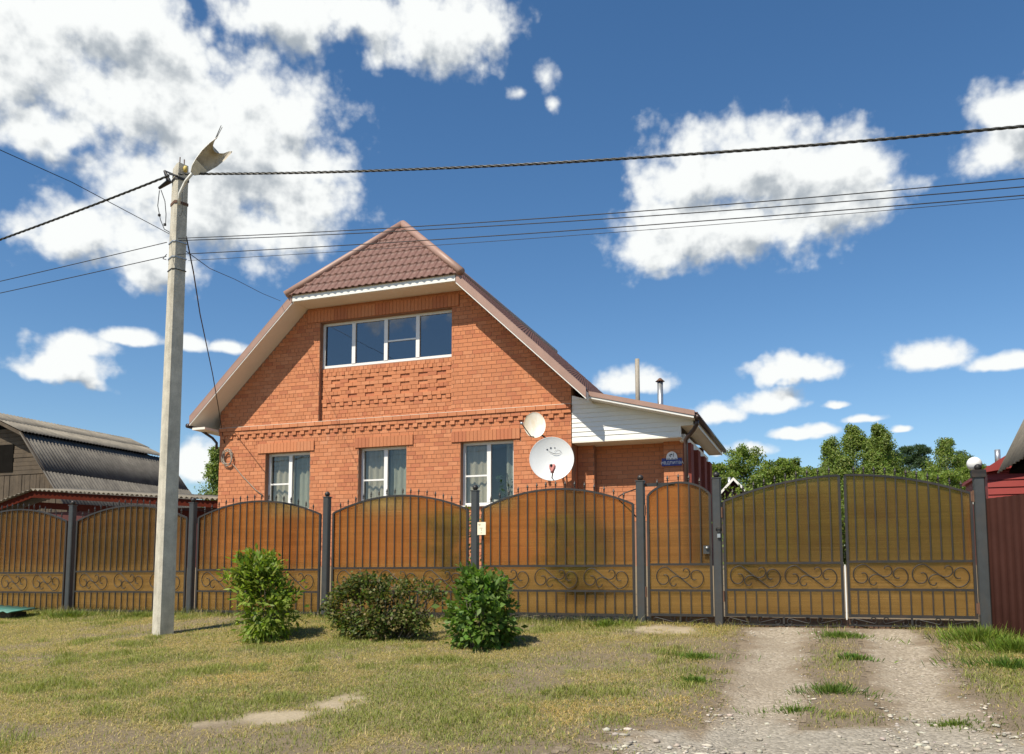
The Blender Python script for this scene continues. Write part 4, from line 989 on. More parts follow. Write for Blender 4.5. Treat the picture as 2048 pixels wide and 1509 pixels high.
# ================================================================== utility pole
def build_pole():
    bx, by, bz = -8.663, 9.597, -.19
    t = thing('utility_pole', 'grey concrete utility pole with a broken street lamp on top', 'pole', (bx, by, bz)); ZT = 6.66
    m = MB(); a0 = R(-30); lev = [(bz - .5, .135), (bz + 1.0, .132), (3.0, .122), (ZT - .12, .104), (ZT, .10)]; cross = [(-1, -.72), (-.72, -1), (.72, -1), (1, -.72), (.8, .8), (-.8, .8)]
    n = len(cross); ca, sa = math.cos(a0), math.sin(a0)
    for li, (z, h) in enumerate(lev):
        for (u, v) in cross:
            u *= h; v *= h * .95; jz = random.uniform(-.05, .03) if li == len(lev) - 1 else 0
            m.v.append((bx + u * ca - v * sa, by + u * sa + v * ca, z + jz))
    for k in range(len(lev) - 1):
        for j in range(n): m.f.append((k * n + j, k * n + (j + 1) % n, (k + 1) * n + (j + 1) % n, (k + 1) * n + j))
    m.f.append(tuple(range((len(lev) - 1) * n, len(lev) * n)))
    m.build('shaft', 'concrete', t)
    for dx, h in ((-.03, .14), (.05, .09)): MB().tube([(bx + dx, by, ZT - .05), (bx + dx, by, ZT + h)], .008, 5).build('rebar', 'rust', t)
    def band(z, mat, r=.118, h=.014):
        MB().prism([(bx + u * r * 1.06 * ca - v * r * sa, by + u * r * 1.06 * sa + v * r * ca) for u, v in [(-1, -.76), (-.76, -1.02), (.76, -1.02), (1, -.76), (.82, .86), (-.82, .86)]], 'z', z - h, z + h).build('strap', mat, t)
    band(6.42, 'iron', .105, .02); band(6.06, 'rust', .107, .02); band(5.47, 'galvanised', .111, .008); band(5.24, 'galvanised', .112, .008); band(5.06, 'iron', .113, .005)
    # rusty cross strap and bracket for the lamp
    MB().prism([(-.17, -.02), (.2, -.035), (.2, .0), (-.17, .02)], 'y', -.006, .006).build('cross_strap', 'rust', t).location = (0, -.125, 6.09 - bz)
    br = MB(); br.tube([(bx + .10, by - .13, 6.0), (bx + .12, by - .15, 6.15), (bx + .26, by - .19, 6.30), (bx + .40, by - .22, 6.38)], .021, 8); br.build('lamp_bracket', 'lamp_shell', t, True)
    m = MB(); m.lathe([(0, 6.52), (.025, 6.52), (.032, 6.58), (.02, 6.605), (0, 6.61)], bx + .13, by - .06, 12); m.build('insulator', 'yellow_cap', t, True)
    # lamp head: arched shell, open and torn at the far end
    A = Vector((bx + .40, by - .22, 6.375)); D = Vector((.71, .15, .60)).normalized(); S = D.cross(Vector((0, 0, 1))).normalized(); Nn = S.cross(D).normalized()
    if Nn.z < 0: Nn = -Nn
    c_, s_ = math.cos(R(30)), math.sin(R(30)); S, Nn = S * c_ + Nn * s_, Nn * c_ - S * s_
    Lh = .60; prof = [(0, .035, .05), (.12, .085, .085), (.3, .12, .10), (.55, .15, .105), (.8, .155, .095), (1, .14, .08)]; ns = 12
    V = []; Fc = []
    for i, (q, w, h) in enumerate(prof):
        for j in range(ns + 1):
            a = math.pi * j / ns; cut = 0
            if i == len(prof) - 1: cut = -.16 * math.sin(a) ** 2 + (.05 if j in (0, 1) else 0) + (.04 if j >= ns - 2 else 0)
            V.append(A + D * (Lh * q + cut) + S * (w * math.cos(a)) + Nn * (h * math.sin(a)))
    for i in range(len(prof) - 1):
        for j in range(ns): a = i * (ns + 1) + j; Fc.append((a, a + 1, a + ns + 2, a + ns + 1))
    lh = MB(); lh.v = [tuple(v) for v in V]; lh.f = Fc; lh = lh.build('lamp_head', 'lamp_shell', t, True)
    lh['label'] = 'white street lamp head, its cover torn open'
    inn = MB(); inn.v = [tuple(A + (Vector(v) - A) - Nn * .008) for v in V]; inn.f = [f[::-1] for f in Fc]; inn.build('inner_shell', 'lamp_inside', lh, True)
    m = MB(); w0 = prof[1][1]; w2 = prof[2][1]
    m.quad(A + S * .035, A - S * .035, A + D * Lh * .12 - S * w0, A + D * Lh * .3 - S * w2, A + D * Lh * .3 + S * w2, A + D * Lh * .12 + S * w0); m.build('base_plate', 'lamp_shell', lh)
    m = MB(); q = A + D * Lh * .97 + Nn * .04 + S * .12; m.quad(q, q + S * .02, q + D * .17 + Nn * .16 + S * .03, q + D * .18 + Nn * .17 + S * .02); m.tube([q, q + D * .17 + Nn * .16], .006, 4); m.build('torn_flap', 'lamp_inside', lh)
    # cable anchors, dangling jumper wires
    m = MB(); m.tube([(bx - .06, by - .1, 6.5), (bx - .25, by - .06, 6.6)], .012, 5); m.tube([(bx - .25, by - .06, 6.6), (bx - .16, by - .06, 6.42), (bx - .36, by - .04, 6.36)], [.02, .045, .02], 6); m.tube([(bx + .05, by - .13, 6.44), (bx - .1, by - .13, 6.5)], .015, 5); m.build('cable_anchor', 'cable', t)
    m = MB(); m.tube([(bx - .36, by - .03, 6.33), (bx - .38, by - .03, 6.1), (bx - .32, by - .03, 5.88), (bx - .24, by - .03, 5.72), (bx - .14, by - .03, 5.66)], .006, 5); m.tube([(bx - .33, by - .03, 6.33), (bx - .25, by - .03, 6.15), (bx - .22, by - .03, 5.95), (bx - .22, by - .03, 5.8)], .006, 5)
    m.lathe([(0, -.02), (.02, -.015), (.02, .015), (0, .02)], 0, 0, 8, Matrix.Translation((bx - .345, by - .03, 5.95))); m.lathe([(0, -.02), (.02, -.015), (.02, .015), (0, .02)], 0, 0, 8, Matrix.Translation((bx - .235, by - .03, 5.79))); m.build('jumper_wire', 'cable', t)
    m = MB(); m.tube([(bx + .14, by - .12, 6.2), (bx + .155, by - .12, 5.9), (bx + .13, by - .12, 5.83), (bx + .10, by - .12, 5.84)], .004, 4); m.tube([(bx - .15, by - .06, 5.32), (bx - .2, by - .08, 5.25), (bx - .12, by - .1, 5.22)], .006, 4); m.build('loose_wire', 'cable', t)
    return bx, by
PX, PY = build_pole()
def wire(label, pts, r, mat='cable', twist=False, cat='cable', name='overhead_wire'):
    m = MB()
    if twist:
        P = [Vector(p) for p in pts]; fine = []
        for a, b in zip(P, P[1:]):
            n = max(2, int((b - a).length / .03))
            for k in range(n): fine.append(a + (b - a) * k / n)
        fine.append(P[-1]); s = 0
        for ph in (0, 2.1, 4.2):
            q = []; s = 0
            for k, p in enumerate(fine):
                if k: s += (p - fine[k - 1]).length
                q.append(p + Vector((0, math.cos(s * 21 + ph), math.sin(s * 21 + ph))) * r * .85)
            m.tube(q, r * .72, 5, False)
    else: m.tube(pts, r, 5)
    return tag(m.build(name, mat, None, True), label, cat)
def span(x0, y0, z0, sgn, a, b, L, yend=0, n=60):
    return [(x0 + sgn * L * k / n, y0 + yend * k / n, z0 - a * L * k / n + b * (L * k / n) ** 2) for k in range(n + 1)]
W = 'overhead lines on the concrete pole'
tb = plain('cable_twist', (.035, .037, .035), .4, 0, .6, 12, .1)
for o in (wire('thick twisted black cable running from the pole top over the house', span(PX + .08, PY - .14, 6.46, 1, .168, .0045, 37.3), .012, 'cable_twist', True),
          wire('thick twisted cable dropping left from the pole top', span(PX - .10, PY - .13, 6.47, -1, .168, .0045, 20), .012, 'cable_twist', True),
          wire('upper thin wire leaving the pole right at mid height', span(PX + .1, PY - .12, 5.50, 1, .108, .0026, 37.3), .006),
          wire('thin wire just under the upper one, right of the pole', span(PX + .1, PY - .10, 5.475, 1, .112, .0025, 37.3), .006),
          wire('lowest thin wire right of the pole, crossing the roof hip', span(PX + .1, PY - .12, 5.262, 1, .092, .00165, 37.3), .006),
          wire('faint thin wire just above the lowest one, right of the pole', span(PX + .1, PY + .10, 5.25, 1, .085, .0016, 37.3), .0035),
          wire('thin wire leaving the pole left below the clouds', span(PX - .12, PY - .1, 5.48, -1, .06, .001, 20), .006),
          wire('lowest thin wire leaving the pole to the left', span(PX - .12, PY - .1, 5.27, -1, .055, .001, 20), .006),
          wire('service wire rising from the pole to the upper left edge', [(PX - .08, PY - .1, 5.60), (-8.76, 7.8, 5.62), (-8.82, 6.0, 5.54), (-8.95, 2, 5.6)], .005),
          wire('drooping black drop cable from the pole down to the left eave', [(PX + .09, PY + .05, 5.60), (-9.6, 11, 5.66), (-11.15, 13, 5.70), (-13.3, 16, 5.38), (-14.9, 18.2, 5.09), (-15.1, 18.6, 4.6), (-15.0, 18.62, 4.2)], .011),
          wire('thin service wire from the pole to the left hip corner', [(PX + .1, PY, 5.38), (-9.6, 11.4, 5.85), (-11.15, 14, 6.72), (-12.2, 16.3, 7.28), (-12.9, 18.0, 7.70)], .006)):
    o['group'] = W

# ================================================================== neighbours
def corr(name, P0, du, dv, ul, vl, pitch, amp, mat, parent, th=.006, res=8):
    """corrugated sheet: waves run along v"""
    P0 = np.array(P0, float); du = np.array(Vector(du).normalized()); dv = np.array(Vector(dv).normalized()); nn = np.cross(du, dv); nn = nn if nn[2] > 0 else -nn
    us = np.linspace(0, ul, max(3, int(ul / pitch * res) + 1)); h = amp * np.sin(us / pitch * 2 * np.pi); n = len(us)
    A = P0 + us[:, None] * du + h[:, None] * nn; B = A + dv * vl
    V = np.concatenate([A, B, A - nn * th, B - nn * th]); k = np.arange(n - 1)
    Fc = np.concatenate([np.stack([k, k + 1, k + 1 + n, k + n], -1), np.stack([k + 2 * n, k + 3 * n, k + 3 * n + 1, k + 2 * n + 1], -1), np.stack([k, k + 2 * n, k + 2 * n + 1, k + 1], -1), np.stack([k + n, k + n + 1, k + 3 * n + 1, k + 3 * n], -1)])
    return np_mesh(name, V, Fc, mat, parent)
def build_barn():
    b = thing('timber_barn', 'weathered timber barn with grey corrugated gambrel roof left of the house', 'barn', (-28.7, 25, .8))
    Y0, Y1 = 22.0, 29.4; bx, bz_ = -26.55, 5.76; rx, rz = -28.75, 6.70; lx, lz = -24.2, 2.92; rg = random.Random(9)
    # gable boards
    g0 = Y0 + .55
    m = MB().prism([(-24.75, .8), (-24.75, 3.3), (-26.65, 5.55), (-28.75, 6.45), (-30.85, 5.55), (-32.8, 3.3), (-32.8, .8)], 'y', g0 + .05, Y1 - .3).build('core', 'interior_shade', b)
    z = 4.28
    while z < 5.9:
        xr = -24.95 - (z - 3.2) / 1.13 if z < 5.4 else -26.6 - (z - 5.4) * 2
        MB().box(-32.5 + (z - 3) * .9, xr, g0 + rg.uniform(-.01, .012), g0 + .049, z, z + .145).build('board', 'old_wood', b); z += .155
    x = -31.5
    while x < -24.6:
        w = rg.uniform(.11, .17); zt_ = min(4.25, 3.35 + (-24.8 - x) * 1.0) if x > -25.9 else 4.25
        MB().box(x, x + w - .012, g0 - .02 + rg.uniform(-.012, .012), g0 + .049, .8, zt_).build('board', 'old_wood', b); x += w
    MB().box(-29.5, -27.45, g0 - .03, g0 - .012, 4.4, 5.4).build('loft_opening_shade', 'interior_shade', b)  # flat near-black board, painting the shade inside the loft hole
    # roof sheets
    def field(p, q, rows, n, mat, lift):
        p = Vector(p); q = Vector(q); dv = q - p; L = dv.length; dv.normalize()
        for r_ in range(rows):
            for k in range(n):
                w = (Y1 - Y0) / n; yk = Y0 + w * k; st = (rg.uniform(-.05, .05) if k < n - 1 else 0)
                s = p + dv * (L / rows * r_); o3 = (s.x, yk, s.z + lift + .003 * (rows - r_))
                extra = rg.uniform(-.18, .14) if k == n - 1 else .03
                corr('roof_sheet', o3, (0, 1, 0), dv, w + extra, L / rows + .03, .15, .021, mat, b)
    field((rx, 0, rz), (bx + .05, 0, bz_ - .0), 2, 7, 'slate', 0)
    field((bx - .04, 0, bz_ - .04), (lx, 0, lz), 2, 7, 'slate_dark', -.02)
    field((rx, 0, rz), (2 * rx - bx - .18, 0, bz_ - .04), 1, 4, 'slate', 0)
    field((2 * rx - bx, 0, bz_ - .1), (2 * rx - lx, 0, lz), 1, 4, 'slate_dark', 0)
    for a in ((rx, rz, bx, bz_), (bx, bz_, lx, lz)):
        MB().prism([(a[0], a[1] - .16), (a[2], a[3] - .16), (a[2], a[3] - .03), (a[0], a[1] - .03)], 'y', Y0 + .03, Y0 + .09).build('barge_board', 'old_wood', b)
    # low shed in front of it
    s = thing('lean_to_shed', 'dark red shed with wavy slate roof between barn and house', 'shed', (-19.5, 20, .8))
    ys = 19.3; pk = (-22.75, 3.28); l = (-26.0, 2.45); r_ = (-15.25, 2.74)
    MB().box(-26.0, -15.22, ys + .45, ys + .55, .8, 2.6).build('wall', 'dark_red_wall', s)
    MB().box(-21.6, -18.2, ys + .43, ys + .449, .8, 2.18).build('opening_shade', 'interior_shade', s)  # near-black sheet on the solid wall, shade of a gap put into colour
    for (a, c) in ((pk, r_), (l, pk)):
        MB().prism([(a[0], a[1] - .24), (c[0], c[1] - .24), (c[0], c[1] - .04), (a[0], a[1] - .04)], 'y', ys + .1, ys + .13).build('fascia', 'red_paint', s)
        MB().prism([(a[0], a[1] - .55), (c[0], c[1] - .55), (c[0], c[1] - .36), (a[0], a[1] - .36)], 'y', ys + .38, ys + .44).build('wall_plate', 'red_paint', s)
    n = 7
    for k in range(n):
        xa = pk[0] + (r_[0] - pk[0]) * k / n; za = pk[1] + (r_[1] - pk[1]) * k / n; w = math.hypot(r_[0] - pk[0], r_[1] - pk[1]) / n
        corr('roof_sheet', (xa, ys, za), (r_[0] - pk[0], 0, r_[1] - pk[1]), (0, 1, .10), w + .02, 1.75, .185, .028, 'slate', s)
    for k in range(2):
        xa = l[0] + (pk[0] - l[0]) * k / 2; za = l[1] + (pk[1] - l[1]) * k / 2
        corr('roof_sheet', (xa, ys - .02, za), (pk[0] - l[0], 0, pk[1] - l[1]), (0, 1, .1), math.hypot(pk[0] - l[0], pk[1] - l[1]) / 2 + .02, 1.75, .185, .02, 'slate', s)
build_barn()
def build_right():
    # brown profiled metal fence running towards the camera
    f = thing('metal_fence', 'brown profiled metal fence running forward from the corner post', 'fence', (2.0, 11.4, 0)); P = Vector((1.865, 11.46, 0)); d = Vector((.515, -.857, 0)); n = 5
    for k in range(n):
        a = P + d * (1.1 * k); z0 = float(gz(a.x, a.y)) - .12
        V = []; us = np.arange(0, 1.12, .0125); pr = []
        for u in us:
            ph = (u / .115) % 1; pr.append(.0 if ph < .5 else (.5 - abs(ph - .75)) * .0 + (.018 if .56 < ph < .94 else .009))
        A = np.array([[a.x + d.x * u + d.y * h, a.y + d.y * u - d.x * h, z0] for u, h in zip(us, pr)]); B = A.copy(); B[:, 2] = 1.585 - .012 * k
        q = np.array([-d.y, d.x, 0]) * -.003; V = np.concatenate([A, B, A + q, B + q]); m = len(us); j = np.arange(m - 1)
        Fc = np.concatenate([np.stack([j, j + 1, j + 1 + m, j + m], -1), np.stack([j + 2 * m, j + 3 * m, j + 3 * m + 1, j + 2 * m + 1], -1), np.stack([j + m, j + m + 1, j + 3 * m + 1, j + 3 * m], -1)])
        np_mesh('metal_sheet', V, Fc, 'brown_metal', f)
    for z in (.4, 1.25):
        a = P + Vector((.03, .03, 0)); e = a + d * 5.5; MB().tube([(a.x, a.y, z), (e.x, e.y, z - .05)], .02, 4).build('rail', 'iron', f)
    # grey slate building beyond it
    b = thing('slate_roof_shed', 'tall grey slate roof slope rising over the brown metal fence', 'shed', (4.2, 13, 0))
    ex, ez, tx, tz = 2.62, 2.24, 3.75, 4.55; Y0, Y1 = 10.2, 15.0; n = 4
    dv = Vector((tx - ex, 0, tz - ez)); 
    for r_ in range(2):
        for k in range(n):
            s = Vector((ex, 0, ez)) + dv * (r_ / 2) - dv.normalized() * (.06 if r_ else 0); corr('roof_sheet', (s.x, Y0 + 1.2 * k, s.z + .012 * (2 - r_)), (0, 1, 0), dv, 1.215, dv.length / 2 + .06, .24, .012, 'slate', b)
    MB().prism([(ex + .1, ez - .02), (tx, tz - .06), (6.5, tz - .06), (6.5, .0), (ex + .95, .0), (ex + .95, ez - .04)], 'y', Y0 + .1, Y1 - .25).build('walls', 'interior_shade', b)
    MB().box(ex + .22, ex + .36, Y1 - 1.0, Y1 - .86, 0, ez + .25).build('post', plain('blue_grey', (.20, .22, .25), .7, 0, .2, 4, .1), b)
    # red sided outbuilding
    r_ = thing('red_outbuilding', 'small red sided outbuilding with white trim behind the corner post', 'outbuilding', (3.2, 17, .6)); y = 16.6
    MB().box(2.74, 4.4, y + .03, y + 2.4, .5, 2.5).build('core', 'red_metal', r_)
    z = 1.3
    while z < 2.46:
        m = MB(); m.prism([(y + .0, z), (y + .03, z), (y + .03, z + .125), (y + .018, z + .125)], 'x', 2.74, 4.4); m.build('siding_board', 'red_metal', r_); z += .127
    MB().prism([(2.68, 2.44), (4.4, 2.70), (4.4, 2.92), (3.05, 2.74), (2.68, 2.50)], 'y', y - .12, y + 2.5).build('roof', 'red_metal', r_)
    MB().prism([(2.44, 1.9), (2.56, 1.9), (2.66, 2.44), (2.60, 2.44)], 'y', y - .05, y - .01).build('corner_trim', 'white_siding', r_)
    m = MB(); m.tube([(3.16, 18, 2.7), (3.16, 18, 3.02)], .05, 10); m.build('flue_pipe', 'galvanised', r_, True)
    # white globe lamp
    l = thing('globe_lamp', 'white globe lamp on a post behind the thick corner post', 'lamp', (2.15, 14, .3))
    m = MB(); r0 = .103; zc_ = 2.305; m.lathe([(.001, zc_ - r0)] + [(r0 * math.sin(a), zc_ - r0 * math.cos(a)) for a in np.linspace(.15, 3.0, 14)] + [(.001, zc_ + r0)], 2.15, 14, 24); m.build('globe', 'sign_white', l, True)
    m = MB(); m.tube([(2.15, 14, .2), (2.15, 14, zc_ - r0 + .01)], .03, 8); m.build('stem', 'iron', l)
    # dark red gabled hut behind the gate
    h = thing('gabled_hut', 'dark red wooden hut with white gable trim behind the double gate', 'hut', (-2.8, 32, .8)); y = 31.0; cx = -2.86; zp = 4.10
    MB().prism([(cx - .95, .8), (cx + .95, .8), (cx + .95, 3.05), (cx, zp - .12), (cx - .95, 3.05)], 'y', y, y + 3).build('walls', 'dark_red_wall', h)
    for sx in (-1, 1):
        MB().prism([(cx, zp - .06), (cx + sx * 1.2, 2.74), (cx + sx * 1.2, 2.80), (cx, zp)], 'y', y - .25, y + 3.2).build('roof', 'slate_dark', h)
        MB().prism([(cx, zp - .1), (cx + sx * 1.22, 2.68), (cx + sx * 1.22, 2.79), (cx, zp + .012)], 'y', y - .29, y - .252).build('barge_board', 'white_siding', h)
    w = MB().box(cx - .18, cx + .36, y - .03, y - .002, 3.02, 3.32).build('window', 'white_siding', h); MB().box(cx - .10, cx + .28, y - .034, y - .031, 2.9, 3.24).build('pane', 'interior_shade', w)
    m = MB(); m.tube([(cx - .3, 32.4, 3.6), (cx - .3, 32.4, 4.3)], .06, 8); m.build('flue_pipe', 'galvanised', h, True)
    f2 = thing('slate_lean_to', 'low wavy slate roof edge beside the dark red hut', 'shed', (-3.2, 28, .8)); corr('roof_sheet', (-4.2, 27.9, 3.02), (1, 0, 0), (0, 1, .1), 2.6, 1.7, .2, .03, 'slate_dark', f2); MB().box(-4.1, -1.7, 28.3, 29, .8, 3.0).build('wall', 'old_wood', f2)
    # green metal sheet on the ground at the left
    g = thing('metal_sheet', 'green corrugated metal sheet lying on the grass by the fence', 'sheet', (-12.9, 10.9, .1))
    corr('sheet', (-13.95, 10.62, .10), (1, -.06, -.035), (.0, .62, .05), 1.25, .58, .2, .012, 'teal_metal', g)
    MB().box(-13.8, -12.95, 10.75, 11.05, -.1, .05).build('bearer', 'old_wood', g)
build_right()

# ================================================================== vegetation
def tree(label, x, y, h, spread, kind, seed, group='trees beyond the gate', z0=None, n=17000, colr=None):
    rg = np.random.default_rng(seed); z0 = float(gz(x, y)) if z0 is None else z0
    t = thing({'birch': 'birch_tree', 'pine': 'pine_tree', 'shrub': 'leafy_tree'}[kind], label, 'tree', (x, y, z0), group)
    m = MB(); bend = rg.normal(size=2) * .15
    tr = [(x + bend[0] * q * q, y + bend[1] * q * q, z0 + h * .95 * q) for q in np.linspace(0, 1, 7)]
    m.tube(tr, [max(.012, h * .017 * (1 - .9 * q)) for q in np.linspace(0, 1, 7)], 8); m.build('trunk', 'birch_bark' if kind == 'birch' else 'bark', t, True)
    cent = []; lm = MB(); nl = {'birch': 80, 'pine': 60, 'shrub': 70}[kind]
    for k in range(nl):
        q = rg.uniform(.06 if kind != 'pine' else .3, 1.0) ** .9; a = k * 2.4 + rg.uniform(-.5, .5)
        if kind == 'birch': rad = spread * min(1, (1.03 - q) * 1.25) ** .8 * rg.uniform(.5, 1.08)
        elif kind == 'pine': rad = spread * ((1.12 - q) ** .6) * rg.uniform(.5, 1.1)
        else: rad = spread * (math.sin(math.pi * min(1, max(.05, 1.02 - q))) ** .5) * rg.uniform(.5, 1.05)
        b = np.array([x + bend[0] * q * q, y + bend[1] * q * q, z0 + h * q * .93]); e = b + np.array([math.cos(a) * rad, math.sin(a) * rad, rad * (.55 if kind != 'pine' else .15)])
        e[2] = min(e[2], z0 + h)
        lm.tube([tuple(b), tuple((b + e) / 2 + [0, 0, .06 * rad]), tuple(e)], [.02 + .004 * h * (1 - q), .014, .006], 5)
        cent.append((b * .45 + e * .55, .28 + .22 * rad)); cent.append((e, .22 + .18 * rad))
    lm.build('limb', 'bark', t); cs = np.array([c for c, _ in cent]); rs = np.array([r_ for _, r_ in cent]); idx = rg.integers(0, len(cs), n)
    off = rg.normal(size=(n, 3)); off /= np.linalg.norm(off, axis=1, keepdims=True); off *= (rg.random((n, 1)) ** .45) * rs[idx][:, None] * np.array([1, 1, 1.05 if kind == 'birch' else .6])
    c = cs[idx] + off; d = off * .6 + rg.normal(size=(n, 3)) * .5 * rs[idx][:, None] + np.array([0, 0, -.25 if kind == 'birch' else .1])
    base = np.array(colr if colr is not None else {'birch': (.19, .25, .055), 'pine': (.075, .125, .06), 'shrub': (.19, .255, .05)}[kind])
    tone = .82 + .36 * rg.random(len(cs)); col = base * tone[idx][:, None]
    leaves('crown', c, d, (.125 if h > 3 else .06) if kind != 'pine' else .2, (.042 if h > 3 else .02) if kind != 'pine' else .022, col, .3, t, rg, bias=off / (np.linalg.norm(off, axis=1, keepdims=True) + 1e-6) * .6 + (c - np.array([x, y, 0])) * np.array([1, 1, 0]) / max(.3, spread) * .5 + np.array([0, 0, .7]))
for a in (('broad light green tree behind the dark red hut', -4.3, 52, 8.0, 1.7, 'shrub', 1), ('light green tree just right of the hut gable', -1.9, 46, 6.2, 1.2, 'shrub', 2),
          ('slim birch left of the tallest birch group', -1.75, 58, 8.4, 1.7, 'birch', 3), ('small birch next to the tall birch group', -.15, 60, 7.9, 1.6, 'birch', 4),
          ('tall birch at the left of the tallest group', .9, 56, 9.2, 2.3, 'birch', 5), ('tallest broad birch in the middle of the group', 1.95, 58, 10.5, 2.7, 'birch', 6),
          ('tall narrow birch at the right of the group', 3.6, 58, 10.6, 2.1, 'birch', 7), ('lower birch filling the right edge of the group', 4.5, 60, 9.2, 2.0, 'birch', 8),
          ('shorter birch filling the middle of the birch group', 2.9, 57, 9.3, 1.9, 'birch', 27), ('bushy birch in front of the tall narrow one', 3.2, 53, 7.6, 2.2, 'birch', 28), ('bushy birch in front of the tallest birch', 1.4, 53, 7.4, 2.2, 'birch', 29), ('low green tree under the dark pines', 6.2, 62, 7.4, 2.3, 'shrub', 41), ('low green tree left of the broad birch', 7.6, 60, 7.4, 2.2, 'shrub', 42), ('low green tree below the globe lamp', 9.3, 62, 7.8, 2.2, 'shrub', 43), ('low green tree left of the birch group', -.6, 54, 6.7, 2.0, 'shrub', 44), ('round green tree between hut and birches', -2.7, 54, 6.6, 1.9, 'shrub', 45), ('lone dark pine right of the birch group', 5.2, 66, 9.9, 1.5, 'pine', 9), ('slim dark pine beside the broad birch', 6.3, 68, 10.6, 1.4, 'pine', 10),
          ('second slim pine touching the broad birch', 7.2, 68, 10.6, 1.4, 'pine', 15), ('broad light birch left of the globe lamp', 8.2, 64, 10.4, 3.2, 'birch', 11), ('dark pine behind the globe lamp', 9.9, 68, 10.0, 1.7, 'pine', 12),
          ('low bushy tree behind the double gate', 2.9, 50, 5.4, 1.6, 'shrub', 16), ('low dark tree by the extension eave', -4.5, 40, 5.0, 1.1, 'shrub', 17), ('low leafy tree behind the right gate leaf', 5.3, 50, 5.3, 1.7, 'shrub', 18), ('rounded low tree right of the hut', -.3, 50, 5.4, 1.5, 'shrub', 19)):
    tree(*a)
tree('green tree glimpsed between the barn and the house corner', -29.8, 36.5, 6.9, 1.3, 'birch', 13, None, .8, 9000)
tree('small fruit tree in the yard behind the wicket', -1.2, 15.2, 1.75, .6, 'shrub', 21, 'low garden shrubs behind the fence', None, 1800)
tree('low garden shrub seen through the panel beside the wicket', -4.0, 14.0, 1.35, .6, 'shrub', 22, 'low garden shrubs behind the fence', None, 1800)
tree('low garden shrub behind the fence panel of the olive shrub', -6.6, 14.6, 1.5, .7, 'shrub', 23, 'low garden shrubs behind the fence', None, 1800)
tree('low garden shrub behind the left gate leaf', -.4, 17.0, 1.7, .8, 'shrub', 24, 'low garden shrubs behind the fence', None, 1800)
tree('low garden shrub behind the right leaf of the gate', 1.0, 17.5, 1.7, .9, 'shrub', 25, 'low garden shrubs behind the fence', None, 1800)

def bush(label, x, y, prof, seed, n, ln, wd, col, var, group=None, thin=0, stems=10, wide=(1, 1), fade=0):
    """prof(q) -> (centre x offset, radius) for height fraction q of total height H"""
    rg = np.random.default_rng(seed); z0 = float(gz(x, y)); t = thing('garden_bush', label, 'bush', (x, y, z0), group)
    H, pf = prof; m = MB()
    for k in range(stems):
        a = rg.random() * 6.28; q = rg.uniform(.5, .95); ox, r_ = pf(q); e = (x + ox + math.cos(a) * r_ * .75 * wide[0], y + math.sin(a) * r_ * .75 * wide[1], z0 + H * q)
        ox0, r0 = pf(.06); b = (x + ox0 + math.cos(a) * r0 * .45 * wide[0], y + math.sin(a) * r0 * .4 * wide[1], z0 - .03); mid = tuple((b[i] + e[i]) / 2 + rg.normal() * .03 for i in range(3))
        m.tube([b, mid, e], [.011, .008, .004], 5)
    m.build('stems', 'bark', t)
    # young shoots standing out of the outline
    sc = []; sm = MB()
    for k in range(11):
        a = rg.random() * 6.28; q = rg.uniform(.55, .95); ox, r_ = pf(q); b = np.array([x + ox + math.cos(a) * r_ * .7 * wide[0], y + math.sin(a) * r_ * .7 * wide[1], z0 + H * q]); L_ = H * rg.uniform(.14, .34)
        e = b + np.array([math.cos(a) * .45 + rg.normal() * .2, math.sin(a) * .45, .8]) * L_; sm.tube([tuple(b), tuple(e)], [.005, .002], 4)
        for u in np.linspace(.1, 1, 15): sc.append(b + (e - b) * u)
    sm.build('shoots', 'bark', t); sc = np.array(sc)
    # sprays: clump centres on and in the volume
    nc = 110; q = rg.random(nc) ** .85; a = rg.random(nc) * 6.28; rr = rg.random(nc) ** .42
    oxr = np.array([pf(v) for v in q]); cs = np.stack([x + oxr[:, 0] + np.cos(a) * oxr[:, 1] * rr * wide[0], y + np.sin(a) * oxr[:, 1] * rr * wide[1], z0 + .02 + H * q], -1)
    if thin: cs = cs[rg.random(nc) > thin]
    if fade: cs = cs[rg.random(len(cs)) > fade * np.clip((cs[:, 0] - x) / .8, 0, 1)]
    idx = rg.integers(0, len(cs), n); off = rg.normal(size=(n, 3)) * np.array([.075, .075, .06]) * (H / .95); c = cs[idx] + off; c[:, 2] = np.maximum(c[:, 2], z0 + .01); k_ = len(sc); c[:k_] = sc; idx[:k_] = rg.integers(0, len(cs), k_)
    ox_c = np.array([x, y, z0 + H * .3]); out = c - ox_c; out /= np.linalg.norm(out, axis=1, keepdims=True)
    d = out * .8 + rg.normal(size=(n, 3)) * .55 + np.array([0, 0, -.25]); tone = .75 + .5 * rg.random(len(cs))
    colb = np.asarray(col, float)
    if colb.ndim == 2: colb = colb[rg.integers(0, len(colb), n)]
    leaves('foliage', c, d, ln, wd, colb * tone[idx][:, None], var, t, rg, bias=out * .8 + np.array([0, 0, .5]))
    return t
def p1(q):   # light bush: narrow waist, leaning left at the top
    r_ = .33 * math.sin(math.pi * min(1, .2 + q * .8)) ** .6 if q < .55 else .34 * math.sin(math.pi * (.25 + (q - .55) / .45 * .7)) ** .7
    return (-.0 if q < .45 else -.16 * smooth(.45, .75, q).item(), max(.06, r_))
bush('light green leafy bush left of the olive shrub', -6.82, 9.43, (1.02, p1), 31, 3600, .095, .019, (.21, .285, .04), .3, 'bushes in front of the fence')
